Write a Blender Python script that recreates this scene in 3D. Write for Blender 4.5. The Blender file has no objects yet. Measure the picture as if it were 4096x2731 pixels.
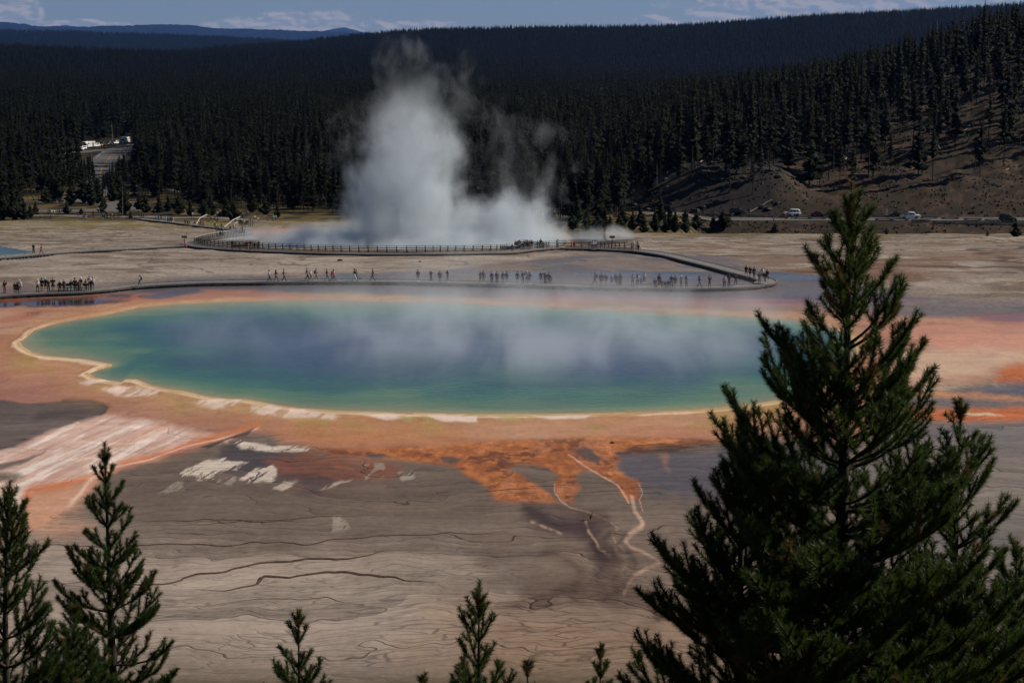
import bpy, math, random
import numpy as np
from mathutils import Vector, Matrix
random.seed(7)
rng = np.random.default_rng(11)
SC = bpy.context.scene
COL = SC.collection

# ------------------------------------------------------------------ camera
F, CX, CY, YH, CZ = 7200.0, 2048.0, 1365.5, 220.0, 31.0
PIT = math.atan((CY - YH) / F)
cam = bpy.data.cameras.new('camera'); cam_o = bpy.data.objects.new('camera', cam); COL.objects.link(cam_o)
cam.sensor_width = 36.0; cam.lens = 36.0 * F / 4096.0
cam.clip_start = 0.5; cam.clip_end = 90000
cam_o.location = (0, 0, CZ); cam_o.rotation_euler = (math.pi / 2 - PIT, 0, 0)
SC.camera = cam_o

# ------------------------------------------------------------------ light, sky, exposure
SUN_EL, SUN_AZ = math.radians(36), math.radians(74)
S = Vector((math.sin(SUN_AZ) * math.cos(SUN_EL), math.cos(SUN_AZ) * math.cos(SUN_EL), math.sin(SUN_EL)))
sun = bpy.data.lights.new('sun', 'SUN'); sun.energy = 4.4; sun.angle = math.radians(0.5); sun.color = (1.0, 0.91, 0.78)
sun_o = bpy.data.objects.new('sun', sun); COL.objects.link(sun_o)
sun_o.rotation_euler = S.to_track_quat('Z', 'Y').to_euler(); sun_o.location = (200, 100, 300)
SC.view_settings.view_transform = 'Standard'; SC.view_settings.look = 'None'
SC.view_settings.exposure = 0.05; SC.view_settings.gamma = 1.0; SC.view_settings.use_curve_mapping = False
SC.render.engine = 'CYCLES'
cy = SC.cycles
cy.use_adaptive_sampling = True; cy.adaptive_threshold = 0.02
cy.use_denoising = True
try: cy.denoiser = 'OPENIMAGEDENOISE'
except Exception: pass
cy.max_bounces = 5; cy.diffuse_bounces = 2; cy.glossy_bounces = 2; cy.transmission_bounces = 2; cy.volume_bounces = 2
cy.transparent_max_bounces = 8; cy.volume_max_steps = 256; cy.caustics_reflective = False; cy.caustics_refractive = False

# ------------------------------------------------------------------ node helper
class Nd:
    """node expression builder"""
    def __init__(s, tree): s.t = tree; s.n = tree.nodes; s.l = tree.links
    def new(s, ty, **kw):
        n = s.n.new(ty)
        for k, v in kw.items(): setattr(n, k, v)
        return n
    def put(s, sock, v):
        if isinstance(v, X): s.l.new(v.s, sock)
        elif hasattr(v, 'is_output'): s.l.new(v, sock)
        else: sock.default_value = v
    def m(s, op, a, b=None, c=None, clamp=False):
        n = s.new('ShaderNodeMath', operation=op, use_clamp=clamp)
        s.put(n.inputs[0], a)
        if b is not None: s.put(n.inputs[1], b)
        if c is not None: s.put(n.inputs[2], c)
        return X(s, n.outputs[0])
    def ss(s, v, a, b, lo=0.0, hi=1.0, smooth=True):
        n = s.new('ShaderNodeMapRange', interpolation_type='SMOOTHSTEP' if smooth else 'LINEAR')
        s.put(n.inputs['Value'], v); s.put(n.inputs['From Min'], a); s.put(n.inputs['From Max'], b)
        s.put(n.inputs['To Min'], lo); s.put(n.inputs['To Max'], hi)
        return X(s, n.outputs[0])
    def noise(s, vec, scale, detail=3.0, rough=0.55, dist=0.0):
        n = s.new('ShaderNodeTexNoise'); s.put(n.inputs['Vector'], vec)
        n.inputs['Scale'].default_value = scale; n.inputs['Detail'].default_value = detail
        n.inputs['Roughness'].default_value = rough; n.inputs['Distortion'].default_value = dist
        return X(s, n.outputs[0])
    def vec(s, x, y, z):
        n = s.new('ShaderNodeCombineXYZ'); s.put(n.inputs[0], x); s.put(n.inputs[1], y); s.put(n.inputs[2], z)
        return n.outputs[0]
    def sep(s, v):
        n = s.new('ShaderNodeSeparateXYZ'); s.put(n.inputs[0], v)
        return [X(s, o) for o in n.outputs]
    def mix(s, f, a, b, mode='MIX'):
        n = s.new('ShaderNodeMix', data_type='RGBA', blend_type=mode)
        s.put(n.inputs[0], f); s.put(n.inputs[6], a); s.put(n.inputs[7], b)
        return n.outputs[2]
    def curve(s, v, pts):
        """piecewise linear value through a colour ramp-free chain of map ranges"""
        n = s.new('ShaderNodeFloatCurve')
        x0, x1 = pts[0][0], pts[-1][0]; ys = [p[1] for p in pts]; y0, y1 = min(ys), max(ys)
        cv = n.mapping.curves[0]
        q = [((p[0] - x0) / (x1 - x0), (p[1] - y0) / (y1 - y0 + 1e-9)) for p in pts]
        cv.points[0].location = q[0]; cv.points[1].location = q[-1]
        for a in q[1:-1]: cv.points.new(*a)
        n.mapping.update()
        s.put(n.inputs['Value'], s.ss(v, x0, x1, smooth=False))
        return X(s, n.outputs[0]) * (y1 - y0) + y0
class X:
    def __init__(s, h, sock): s.h = h; s.s = sock
    def __add__(s, o): return s.h.m('ADD', s, o)
    __radd__ = __add__
    def __sub__(s, o): return s.h.m('SUBTRACT', s, o)
    def __rsub__(s, o): return s.h.m('SUBTRACT', o, s)
    def __mul__(s, o): return s.h.m('MULTIPLY', s, o)
    __rmul__ = __mul__
    def __truediv__(s, o): return s.h.m('DIVIDE', s, o)
    def __pow__(s, o): return s.h.m('POWER', s, o)
    def abs(s): return s.h.m('ABSOLUTE', s)
    def frac(s): return s.h.m('FRACT', s)
    def max(s, o): return s.h.m('MAXIMUM', s, o)
    def min(s, o): return s.h.m('MINIMUM', s, o)
    def clamp(s): return s.h.m('ADD', s, 0.0, clamp=True)

# ------------------------------------------------------------------ world
w = bpy.data.worlds.new('World'); SC.world = w; w.use_nodes = True
h = Nd(w.node_tree); h.n.clear()
sky = h.new('ShaderNodeTexSky', sky_type='NISHITA', sun_disc=False)
sky.sun_elevation = SUN_EL; sky.sun_rotation = SUN_AZ; sky.altitude = 2200; sky.air_density = 1.0; sky.dust_density = 1.0
tc = h.new('ShaderNodeTexCoord')
dx, dy, dz = h.sep(tc.outputs['Generated'])
az = h.m('ARCTAN2', dx, dy)              # radians, 0 = +Y
el = h.m('ARCSINE', dz)
# clouds live in (azimuth, elevation); photo pixel = radians * 7200
U = az * F; V = el * F                    # "pixels" right of centre / above horizon
cv = h.vec(U * 0.0026, V * 0.0062, 0.0)
n1 = h.noise(cv, 3.2, 7.0, 0.62, 0.5)
n2 = h.noise(h.vec(U * 0.0011 + 9.0, V * 0.004, 3.0), 2.0, 4.0, 0.55)
def blob(u, v, ru, rv):
    a = (U - u) / ru; b = (V - v) / rv
    return h.ss(a * a + b * b, 1.6, 0.0)
m_ = blob(-1900, 150, 115, 110)
for b_ in ((-1700, 100, 260, 38), (-860, 118, 420, 40), (-700, 135, 130, 50), (-900, 140, 110, 44), (-350, 110, 230, 30), (560, 132, 120, 30),
           (1150, 190, 620, 62), (1300, 235, 500, 45), (1750, 230, 420, 40), (820, 150, 170, 40), (-3200, 160, 700, 90), (3300, 260, 900, 120)):
    m_ = m_.max(blob(*b_) * 0.95)
band = h.ss(V, 1200.0, 300.0) * h.ss(V, 20.0, 120.0)
gen = h.ss(n2, 0.55, 0.75) * h.ss(V, 300.0, 900.0) * 0.75
cl = h.ss(n1 + m_ * 0.50 + gen * 0.3, 0.70, 0.92)
edge = h.ss(h.noise(h.vec(U * 0.0026 + 0.05, V * 0.0062 + 0.07, 0.0), 3.2, 5.0, 0.6, 0.5) - n1, -0.12, 0.10)
skyc = h.mix(1.0, sky.outputs[0], (0.74, 0.82, 0.90, 1), 'MULTIPLY')
cc = h.mix(edge, (9.6, 8.6, 7.6, 1), (5.0, 5.6, 6.0, 1))
colr = h.mix(cl * 0.85, skyc, cc)
bg = h.new('ShaderNodeBackground'); h.put(bg.inputs[0], colr); bg.inputs[1].default_value = 0.054
wo = h.new('ShaderNodeOutputWorld'); h.l.new(bg.outputs[0], wo.inputs[0])
try: w.cycles.sampling_method = 'MANUAL'; w.cycles.sample_map_resolution = 512
except Exception: pass

# ------------------------------------------------------------------ numpy noise
def _hash(ix, iy, seed):
    v = (ix.astype(np.int64) * 374761393 + iy.astype(np.int64) * 668265263 + seed * 1442695041) & 0xffffffff
    v = ((v ^ (v >> 13)) * 1274126177) & 0xffffffff
    return ((v ^ (v >> 16)) & 0xffffff) / float(0xffffff)
def vnoise(x, y, seed=0):
    ix = np.floor(x); iy = np.floor(y); fx = x - ix; fy = y - iy
    fx = fx * fx * (3 - 2 * fx); fy = fy * fy * (3 - 2 * fy)
    a = _hash(ix, iy, seed); b = _hash(ix + 1, iy, seed); c = _hash(ix, iy + 1, seed); d = _hash(ix + 1, iy + 1, seed)
    return (a * (1 - fx) + b * fx) * (1 - fy) + (c * (1 - fx) + d * fx) * fy
def fbm(x, y, o=4, seed=0, g=0.5):
    s = 0; a = 1; t = 0
    for i in range(o):
        s = s + a * vnoise(x, y, seed + i * 17); t += a; a *= g; x = x * 2.03 + 5.1; y = y * 2.03 + 1.7
    return s / t
def sstep(v, a, b):
    t = np.clip((v - a) / (b - a), 0, 1); return t * t * (3 - 2 * t)

# ------------------------------------------------------------------ terrain height
PY = [-80, 0, 10, 20, 30, 45, 60, 75, 88, 105, 255, 290, 330, 375, 400, 442, 480, 590, 700, 870, 1000, 3000]
PZ = [31.0, 29.3, 25.2, 21.4, 17.7, 12.4, 7.2, 2.6, 0.25, 0, 0, -1.7, -4.3, -7.0, -8.3, -11.3, -13, -16.5, -15, -11.8, -12, -14]
CR_U = [2150, 2450, 2600, 2800, 3000, 3300, 3600, 3800, 4096, 4500, 5500]
CR_Y = [662, 650, 610, 555, 515, 450, 350, 285, 205, 150, 60]
def hz(x, y):
    x = np.asarray(x, float); y = np.asarray(y, float)
    yy = np.maximum(y, 1.0); u = x / yy * F + CX
    u = np.where(y < 60, CX, u)
    z = np.interp(y, PY, PZ)
    rm = sstep(u, 2700, 2850)                      # right part: river cut, bank, road bench, hill
    zr = np.interp(y, [330, 375, 405, 411, 430, 498, 503, 512, 526, 540, 3000], [-4.3, -7.0, -8.8, -12, -19.5, -19.5, -18.8, -16.0, -15.8, -15.8, -15.8])
    z = np.where(y > 330, z * (1 - rm) + zr * rm, z)
    # the hill behind the road
    cy_ = np.interp(u, CR_U, CR_Y)
    zc = 31 - 700 * (cy_ - 220) / F
    hm = sstep(u, 2300, 2620)
    cliff = sstep(u, 2450, 2650) * (1 - sstep(u, 3080, 3300))
    t1 = np.clip((y - 527) / 173.0, 0, 1)
    base = np.interp(y, [500, 526, 540, 700], [-15.8, -15.8, -14, -13])
    slope = base + (zc - base) * (t1 ** 0.9)
    cz = base + (np.minimum(zc - 2, -3.5) - base) * sstep(y, 527, 549)
    slope = np.maximum(slope, slope * (1 - cliff) + cz * cliff)
    back = np.where(y > 700, zc * (1 - sstep(y, 900, 1700)) + -12 * sstep(y, 900, 1700), slope)
    hill = np.where(y > 700, back, slope) + (fbm(x / 14, y / 14, 4, 5) - .5) * 5.0 * sstep(y, 530, 560)
    z = np.where(y > 526, z * (1 - hm) + np.maximum(hill, z - 1) * hm, z)
    # gentle relief on the far forest floor
    z = z + (fbm(x / 160, y / 160, 3, 9) - .5) * 9.0 * sstep(y, 900, 1300)
    z = z + (fbm(x / 7, y / 7, 3, 3) - .5) * 0.5 * (sstep(y, 260, 330)) * (1 - sstep(np.abs(y - 516), 20, 8) * rm)
    return z
_c, _s = math.cos(PIT), math.sin(PIT)
def ray(px, py):
    a = (px - CX) / F; b = (CY - py) / F
    return np.array([a, _c + b * _s, -_s + b * _c])
def proj(x, y, z):
    z = z - CZ
    f = y * _c - z * _s; up = y * _s + z * _c
    return CX + F * x / f, CY - F * up / f
def hit(px, py, dz=0.0, ymin=70):
    d = ray(px, py); d = d / d[1]
    ys = np.concatenate([np.arange(ymin, 700, 0.5), np.arange(700, 3600, 3.0)])
    g = hz(d[0] * ys, ys) + dz - (CZ + d[2] * ys)
    k = np.argmax(g > 0)
    if g[k] <= 0: k = len(ys) - 1
    if k > 0:
        t = g[k - 1] / (g[k - 1] - g[k] + 1e-12); yv = ys[k - 1] + (ys[k] - ys[k - 1]) * t
    else: yv = ys[0]
    return np.array([d[0] * yv, yv, CZ + d[2] * yv])
def flat(px, py, z=0.0):
    d = ray(px, py); t = (z - CZ) / d[2]
    return np.array([d[0] * t, d[1] * t])
def P2(pts, z=None):
    """photo pixels -> ground positions in metres"""
    return np.array([(flat(a, b, 0.0) if b > 1110 else hit(a, b)[:2]) for a, b in pts])

# ------------------------------------------------------------------ object helpers
def tag(o, label=None, cat=None, group=None, kind=None):
    if label: o['label'] = label
    if cat: o['category'] = cat
    if group: o['group'] = group
    if kind: o['kind'] = kind
    return o
def empty(name, loc, rz=0.0, sc=1.0):
    o = bpy.data.objects.new(name, None); COL.objects.link(o)
    o.location = loc; o.rotation_euler = (0, 0, rz); o.scale = (sc, sc, sc); o.empty_display_size = 0.3
    return o
def mesh_np(name, verts, faces, smooth=False):
    """verts (n,3); faces: (m,3) or (m,4) array, or list of index tuples"""
    me = bpy.data.meshes.new(name)
    if isinstance(faces, np.ndarray):
        k = faces.shape[1]
        me.vertices.add(len(verts)); me.vertices.foreach_set('co', np.ascontiguousarray(verts, dtype=np.float32).ravel())
        me.loops.add(faces.size); me.loops.foreach_set('vertex_index', faces.astype(np.int32).ravel())
        me.polygons.add(len(faces)); me.polygons.foreach_set('loop_start', np.arange(0, faces.size, k, dtype=np.int32))
        me.polygons.foreach_set('loop_total', np.full(len(faces), k, dtype=np.int32))
        me.update(calc_edges=True)
    else:
        me.from_pydata([tuple(v) for v in verts], [], faces)
    if smooth: me.polygons.foreach_set('use_smooth', np.ones(len(me.polygons), dtype=bool))
    me.update()
    return me
def link(name, me, m=None, parent=None, loc=None, own=False):
    o = bpy.data.objects.new(name, me); COL.objects.link(o)
    if m is not None:
        if own:
            if not me.materials: me.materials.append(None)
            o.material_slots[0].link = 'OBJECT'; o.material_slots[0].material = m
        elif not me.materials: me.materials.append(m)
    if parent is not None: o.parent = parent
    if loc is not None: o.location = loc
    return o
class MB:
    """collects simple solids into one mesh"""
    def __init__(s): s.v = []; s.f = []
    def add(s, vs, fs):
        b = len(s.v); s.v += [tuple(v) for v in vs]; s.f += [tuple(i + b for i in f) for f in fs]; return s
    def box(s, x0, x1, y0, y1, z0, z1, tx=0.0, ty=0.0):
        """tx, ty: inset of the top"""
        vs = [(x0, y0, z0), (x1, y0, z0), (x1, y1, z0), (x0, y1, z0), (x0 + tx, y0 + ty, z1), (x1 - tx, y0 + ty, z1), (x1 - tx, y1 - ty, z1), (x0 + tx, y1 - ty, z1)]
        return s.add(vs, [(3, 2, 1, 0), (4, 5, 6, 7), (0, 1, 5, 4), (1, 2, 6, 5), (2, 3, 7, 6), (3, 0, 4, 7)])
    def tube(s, pts, rads, n=8, cap=True):
        pts = [Vector(p) for p in pts]
        if not hasattr(rads, '__len__'): rads = [rads] * len(pts)
        rings = []; ref = Vector((0.13, 0.31, 0.94))
        for i, p in enumerate(pts):
            d = (pts[min(i + 1, len(pts) - 1)] - pts[max(i - 1, 0)]).normalized()
            a = d.cross(ref)
            if a.length < 1e-3: a = d.cross(Vector((1, 0, 0)))
            a.normalize(); b = d.cross(a)
            rings.append([p + (a * math.cos(2 * math.pi * k / n) + b * math.sin(2 * math.pi * k / n)) * rads[i] for k in range(n)])
        vs = [v for r in rings for v in r]; fs = []
        for i in range(len(pts) - 1):
            for k in range(n):
                fs.append((i * n + k, i * n + (k + 1) % n, (i + 1) * n + (k + 1) % n, (i + 1) * n + k))
        if cap: fs.append(tuple(range(n))[::-1]); fs.append(tuple((len(pts) - 1) * n + k for k in range(n)))
        return s.add(vs, fs)
    def ball(s, c, r, n=8, m=6):
        if not hasattr(r, '__len__'): r = (r, r, r)
        vs = [(c[0], c[1], c[2] - r[2])]
        for j in range(1, m):
            t = -math.pi / 2 + math.pi * j / m
            for k in range(n):
                a = 2 * math.pi * k / n
                vs.append((c[0] + r[0] * math.cos(t) * math.cos(a), c[1] + r[1] * math.cos(t) * math.sin(a), c[2] + r[2] * math.sin(t)))
        vs.append((c[0], c[1], c[2] + r[2])); fs = []
        for k in range(n): fs.append((0, 1 + (k + 1) % n, 1 + k))
        for j in range(m - 2):
            for k in range(n):
                a = 1 + j * n
                fs.append((a + k, a + (k + 1) % n, a + n + (k + 1) % n, a + n + k))
        e = len(vs) - 1; a = 1 + (m - 2) * n
        for k in range(n): fs.append((a + k, a + (k + 1) % n, e))
        return s.add(vs, fs)
    def loft(s, secs, cap=True):
        """secs: list of rings with the same number of points"""
        n = len(secs[0]); vs = [v for r in secs for v in r]; fs = []
        for i in range(len(secs) - 1):
            for k in range(n): fs.append((i * n + k, i * n + (k + 1) % n, (i + 1) * n + (k + 1) % n, (i + 1) * n + k))
        if cap: fs.append(tuple(range(n))[::-1]); fs.append(tuple((len(secs) - 1) * n + k for k in range(n)))
        return s.add(vs, fs)
    def mesh(s, name, smooth=False): return mesh_np(name, s.v, s.f, smooth)
    def build(s, name, m, parent=None, smooth=False): return link(name, s.mesh(name, smooth), m, parent)

EG = 0.78
def C(r, g, b, k=1.0):
    """seen colour of a sunlit horizontal surface -> its albedo"""
    return tuple(min(0.85, k * (((c / 255 + 0.055) / 1.055) ** 2.4 if c > 10 else c / 255 / 12.92) / EG) for c in (r, g, b))
def mat(name, col, rough=0.8, metal=0.0, var=0.18, nscale=6.0, bump=0.0, spec=0.3, objvar=0.0):
    m = bpy.data.materials.new(name); m.use_nodes = True
    h = Nd(m.node_tree); b = h.n['Principled BSDF']
    t = h.new('ShaderNodeTexCoord')
    n = h.noise(t.outputs['Object'], nscale, 4.0)
    f = h.ss(n, 0.25, 0.75, 1 - var, 1 + var)
    if objvar:
        oi = h.new('ShaderNodeObjectInfo'); f = f * h.ss(oi.outputs['Random'], 0, 1, 1 - objvar, 1 + objvar, smooth=False)
    hs = h.new('ShaderNodeHueSaturation'); hs.inputs['Color'].default_value = (*col, 1); h.put(hs.inputs['Value'], f)
    h.l.new(hs.outputs[0], b.inputs['Base Color'])
    b.inputs['Roughness'].default_value = rough; b.inputs['Metallic'].default_value = metal
    b.inputs['Specular IOR Level'].default_value = spec
    if bump:
        bp = h.new('ShaderNodeBump'); bp.inputs['Strength'].default_value = bump; h.put(bp.inputs['Height'], n); h.l.new(bp.outputs[0], b.inputs['Normal'])
    return m
# ------------------------------------------------------------------ ground
SQ = 0.2
def sdf(x, y, poly, warp=1.0, seed=1, line=False):
    """distance in metres across the view (depth squashed by SQ); positive inside"""
    P = np.array(poly); P = P * [1, SQ]; Y = y * SQ
    out = np.full(x.shape, -50.0)
    m = 9 + warp * 2
    sel = (x > P[:, 0].min() - m) & (x < P[:, 0].max() + m) & (Y > P[:, 1].min() - m) & (Y < P[:, 1].max() + m)
    xs = x[sel]; ys = Y[sel]
    if xs.size == 0: return out
    if warp:
        fx = 0.55
        xs, ys = xs + (fbm(xs * fx * .6, ys * fx * 1.3, 5, seed, .6) - .5) * 5 * warp, ys + (fbm(xs * fx * .6 + 31, ys * fx * 1.3 + 7, 5, seed + 3, .6) - .5) * 1.6 * warp
    d2 = np.full(xs.shape, 1e9); ins = np.zeros(xs.shape, bool)
    n = len(P); rngi = range(n - 1) if line else range(n)
    for i in rngi:
        ax, ay = P[i]; bx, by = P[(i + 1) % n]
        ex, ey = bx - ax, by - ay; wx, wy = xs - ax, ys - ay
        t = np.clip((wx * ex + wy * ey) / (ex * ex + ey * ey + 1e-9), 0, 1)
        d2 = np.minimum(d2, (wx - t * ex) ** 2 + (wy - t * ey) ** 2)
        if not line:
            c = ((ay > ys) != (by > ys)) & (xs < (bx - ax) * (ys - ay) / (by - ay + 1e-12) + ax)
            ins ^= c
    d = np.sqrt(d2)
    out[sel] = -d if line else np.where(ins, d, -d)
    return out

SHORE_PX = [(95,1350),(130,1320),(200,1295),(300,1275),(420,1255),(560,1225),(700,1212),(900,1202),(1100,1197),(1300,1198),(1600,1203),(1900,1214),(2200,1225),(2500,1240),(2800,1256),(3000,1265),(3150,1272),(3300,1300),(3400,1345),(3420,1400),(3390,1470),(3300,1535),(3200,1578),(3100,1605),(2950,1628),(2750,1643),(2500,1652),(2200,1659),(1900,1660),(1700,1655),(1500,1650),(1350,1645),(1200,1635),(1100,1622),(980,1600),(900,1597),(800,1583),(720,1565),(660,1556),(600,1543),(540,1520),(500,1518),(480,1531),(420,1524),(370,1510),(345,1495),(375,1480),(440,1460),(400,1450),(330,1439),(250,1432),(180,1425),(120,1410),(80,1385),(70,1365)]
SHORE = P2(SHORE_PX)
CR_PX = [(985,1000),(1040,968),(1060,945),(1250,928),(1500,924),(1800,924),(2100,926),(2260,940),(2300,965),(2240,990),(2150,998),(1800,1012),(1400,1012),(1150,1003)]
CRATER = np.array([( (px - CX) / F * yy, yy) for px, yy in ((1000,338),(1000,352),(1040,372),(1200,392),(1500,402),(1900,402),(2150,392),(2260,372),(2260,350),(2200,338),(1900,333),(1500,331),(1200,333))])
OPAL = P2([(-250,985),(-60,998),(60,1003),(140,1012),(190,1022),(120,1030),(0,1037),(-250,1045)])

# polar sheet: columns in slope x/y, rows in distance
uc = np.concatenate([np.linspace(-1.1, -0.34, 50)[:-1], np.linspace(-0.34, -0.292, 50)[:-1], np.linspace(-0.292, 0.292, 1050), np.linspace(0.292, 0.34, 50)[1:], np.linspace(0.34, 1.1, 50)[1:]])
vr = np.arange(2790, 960, -3.6)
rows = np.array([flat(CX, v)[1] for v in vr]); rows = rows[rows < 262]
rows = np.concatenate([np.linspace(-60, rows[0] - .5, 50), rows, np.arange(rows[-1] + .8, 430, .8), np.arange(431, 560, 1.2), np.arange(562, 720, 2.5), np.geomspace(724, 3400, 160), np.geomspace(3500, 40000, 25)])
RR, UU = np.meshgrid(rows, uc, indexing='ij')
GX = (UU * np.maximum(RR, 60) * 1.0); GY = RR.copy()
def noisy(x, y): return fbm(x * .18, y * SQ * .9, 4, 21), fbm(x * .05, y * SQ * .3, 4, 22), fbm(x * 1.1, y * SQ * 3.0, 3, 23)
x = GX.ravel(); y = GY.ravel()
nA, nB, nC = noisy(x, y)
nD = fbm(x * .12, y * .16, 5, 77, .6)            # streaks across the view
z = hz(x, y)
d_sh = sdf(x, y, SHORE, 0.0)
d_sh2 = sdf(x, y, SHORE, 0.28, 4)
d_cr = sdf(x, y, CRATER, 0.0)
d_op = sdf(x, y, OPAL, 0.0); OPZ = float(hz(OPAL[2][0], OPAL[2][1])) + .05
z = np.where(d_op > -1.0, z * (1 - sstep(d_op, -1.0, .3)) + (OPZ - .8) * sstep(d_op, -1.0, .3), z)
z = z - 0.7 * sstep(d_sh, -0.02, 0.9) * (y < 260) - 3.6 * sstep(d_cr, -0.2, 1.2)
z += 0.07 * np.exp(-((d_sh + 0.35) / 0.3) ** 2)

col = np.zeros((x.size, 3)); wet = np.zeros(x.size); crk = np.zeros(x.size)
def lay(c, a):
    global col
    a = np.clip(a, 0, 1)[:, None]; col[:] = col * (1 - a) + np.array(c)[None, :] * a
def setw(v, a):
    wet[:] = wet * (1 - a) + v * a
# far flats
lay(C(124, 112, 101), np.ones(x.size))
lay(C(146, 134, 122), sstep(nD, .5, .68) * .8)
lay(C(98, 84, 72), sstep(nA, .52, .66) * .8)
lay(C(150, 140, 128), sstep(nB, .52, .7) * .5)
# right flats: browner with branching dark runnels
right = sstep(x / np.maximum(y, 1) * F + CX, 2500, 2900) * sstep(y, 236, 262)
rid = np.abs(fbm(x * .045 + 3, y * .028, 4, 41) - .5)
lay(C(112, 92, 78), right * sstep(nA, .46, .58) * .9)
lay(C(66, 56, 54), right * (1 - sstep(rid, .008, .045)) * .9)
rid2 = np.abs(fbm(x * .08 + 3, y * .05, 5, 44) - .5)
lay(C(74, 60, 50), sstep(y, 250, 262) * (1 - sstep(rid2, .005, .022)) * .65)
lay(C(96, 66, 46), right * sstep(fbm(x * .03, y * .02, 3, 45), .55, .66) * (1 - sstep(y, 290, 330)) * .7)
# patches of low brown growth
sp = sstep(fbm(x * .5, y * .35, 4, 51, .65), .52, .62) * sstep(fbm(x * .035, y * .05, 3, 52), .42, .58) * sstep(y, 330, 372)
lay(C(92, 80, 50), sp * .8)
sp = sstep(fbm(x * .9, y * .5, 3, 53, .65), .56, .66) * sstep(y, 300, 350)
lay(C(84, 76, 62), sp * .5)
# foreground terraces
fg = 1 - sstep(y + (nB - .5) * 20, 138, 158)
lay(C(113, 98, 87), fg)
lay(C(84, 75, 70), fg * sstep(nB, .5, .66) * .55)
lay(C(128, 111, 98), fg * sstep(nA, .5, .7) * .5)
def poly(pts, c, soft=.6, a=1.0, warp=.6, seed=1, w=None, n=None, line=False, off=0.0):
    d = sdf(x, y, P2(pts), warp, seed, line)
    k = sstep(d + off, -soft, soft) * a
    if n is not None: k = k * n
    lay(C(*c), k)
    if w is not None: setw(w, k)
    return k
poly([(-400,1950),(300,2040),(800,2180),(1300,2190),(1850,2180),(1850,2330),(2000,2400),(1900,2800),(-400,2900)], (141,127,116), 2.0, .85, 1.5, 3)
poly([(800,2290),(1300,2280),(1750,2330),(1500,2390),(900,2400),(700,2370)], (154,140,128), 1.0, .7, .6, 31)
poly([(300,2030),(1300,2060),(1900,2080),(1700,2170),(900,2160),(300,2130)], (100,86,76), 1.6, .6, 1.0, 3)
poly([(1750,2480),(2200,2380),(2800,2420),(3400,2500),(3400,2900),(1750,2900)], (132, 108, 88), 3, .75, 1.5, 5)
poly([(400,1900),(950,1750),(1400,1830),(1800,1850),(2300,1900),(2900,1880),(3000,2000),(2100,2060),(1300,2070),(500,2060),(300,2010)], (94,82,74), 1.6, .8, 1.2, 6)
poly([(860,1790),(960,1765),(1300,1820),(1500,1900),(1250,1960),(1000,1900),(860,1850)], (58,52,58), .6, .85, .9, 7, .3)
poly([(2440,1815),(2700,1800),(2950,1770),(3500,1770),(3500,2000),(2700,2010),(2560,1960),(2480,1880)], (72,69,78), .6, .85, .9, 8, .35)
poly([(3550,1600),(3900,1570),(4400,1560),(4400,2500),(3400,2500),(3400,1800)], (112,103,97), 2.0, .9, 1.2, 9)
poly([(3600,1690),(4400,1700),(4400,1790),(3600,1800)], (88,84,90), 1.5, .7, 1.2, 10, .4)
poly([(3600,1960),(4400,1920),(4400,2010),(3600,2040)], (134,124,115), 1.5, .6, 1.2, 10)
poly([(3700,2150),(4400,2160),(4400,2230),(3700,2220)], (84,82,88), 1.5, .6, 1.2, 11, .4)
# apron round the pool
ap = poly([(-600,1172),(400,1168),(1100,1132),(2000,1146),(3000,1160),(3300,1235),(3700,1250),(4500,1245),(4500,1500),(4020,1500),(3900,1540),(3700,1560),(3560,1640),(3450,1760),(2950,1752),(2400,1765),(1800,1792),(1290,1796),(1030,1722),(830,1785),(650,1830),(470,1865),(330,1960),(240,2030),(130,2130),(-600,2300)], (150,111,93), .5, 1, .5, 12)
qx = x * .10 + 2.2 * fbm(x * .05, y * SQ * .2, 3, 301); qy = y * SQ * .42 + 2.6 * fbm(x * .05 + 9, y * SQ * .2, 3, 302)
fl = fbm(qx * .6, qy * 1.2, 5, 303, .5); fl2 = fbm(qx * .5 + 4, qy * 2.2, 4, 304, .5)
lay(C(136, 92, 80), ap * sstep(fl, .46, .60) * .75)
lay(C(164, 104, 76), ap * sstep(fl2, .53, .60) * .32)
lay(C(172, 136, 114), ap * sstep(fl, .50, .34) * .5)
lay(C(120, 84, 74), ap * np.exp(-((fl2 - .5) / .008) ** 2) * .55)
lay(C(112, 80, 72), ap * sstep(fbm(x * .5, y * .35, 5, 310, .7), .66, .70) * .6)
poly([(-400,1480),(150,1500),(420,1540),(560,1600),(800,1660),(1100,1700),(1000,1720),(700,1690),(420,1640),(200,1600),(-400,1640)], (140,98,86), 1.2, .7, .8, 13)
poly([(1250,1700),(1600,1720),(2000,1735),(2000,1780),(1500,1790),(1280,1780),(1150,1740)], (168,112,74), 1.2, .75, .7, 14)
poly([(1900,1700),(2600,1690),(3000,1680),(3000,1710),(2300,1730),(1900,1730)], (172,130,112), 1.0, .7, .7, 15)
poly([(2200,1735),(2700,1715),(3000,1700),(3000,1745),(2500,1750),(2200,1765)], (160,98,78), .8, .8, .6, 16)
poly([(3550,1290),(4400,1280),(4400,1400),(3900,1420),(3550,1350)], (186,132,112), 1.2, .7, 1, 17, .35)
poly([(3600,1400),(4400,1400),(4000,1480),(3700,1540),(3500,1560)], (192,166,142), 1.2, .7, 1, 18)
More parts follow.
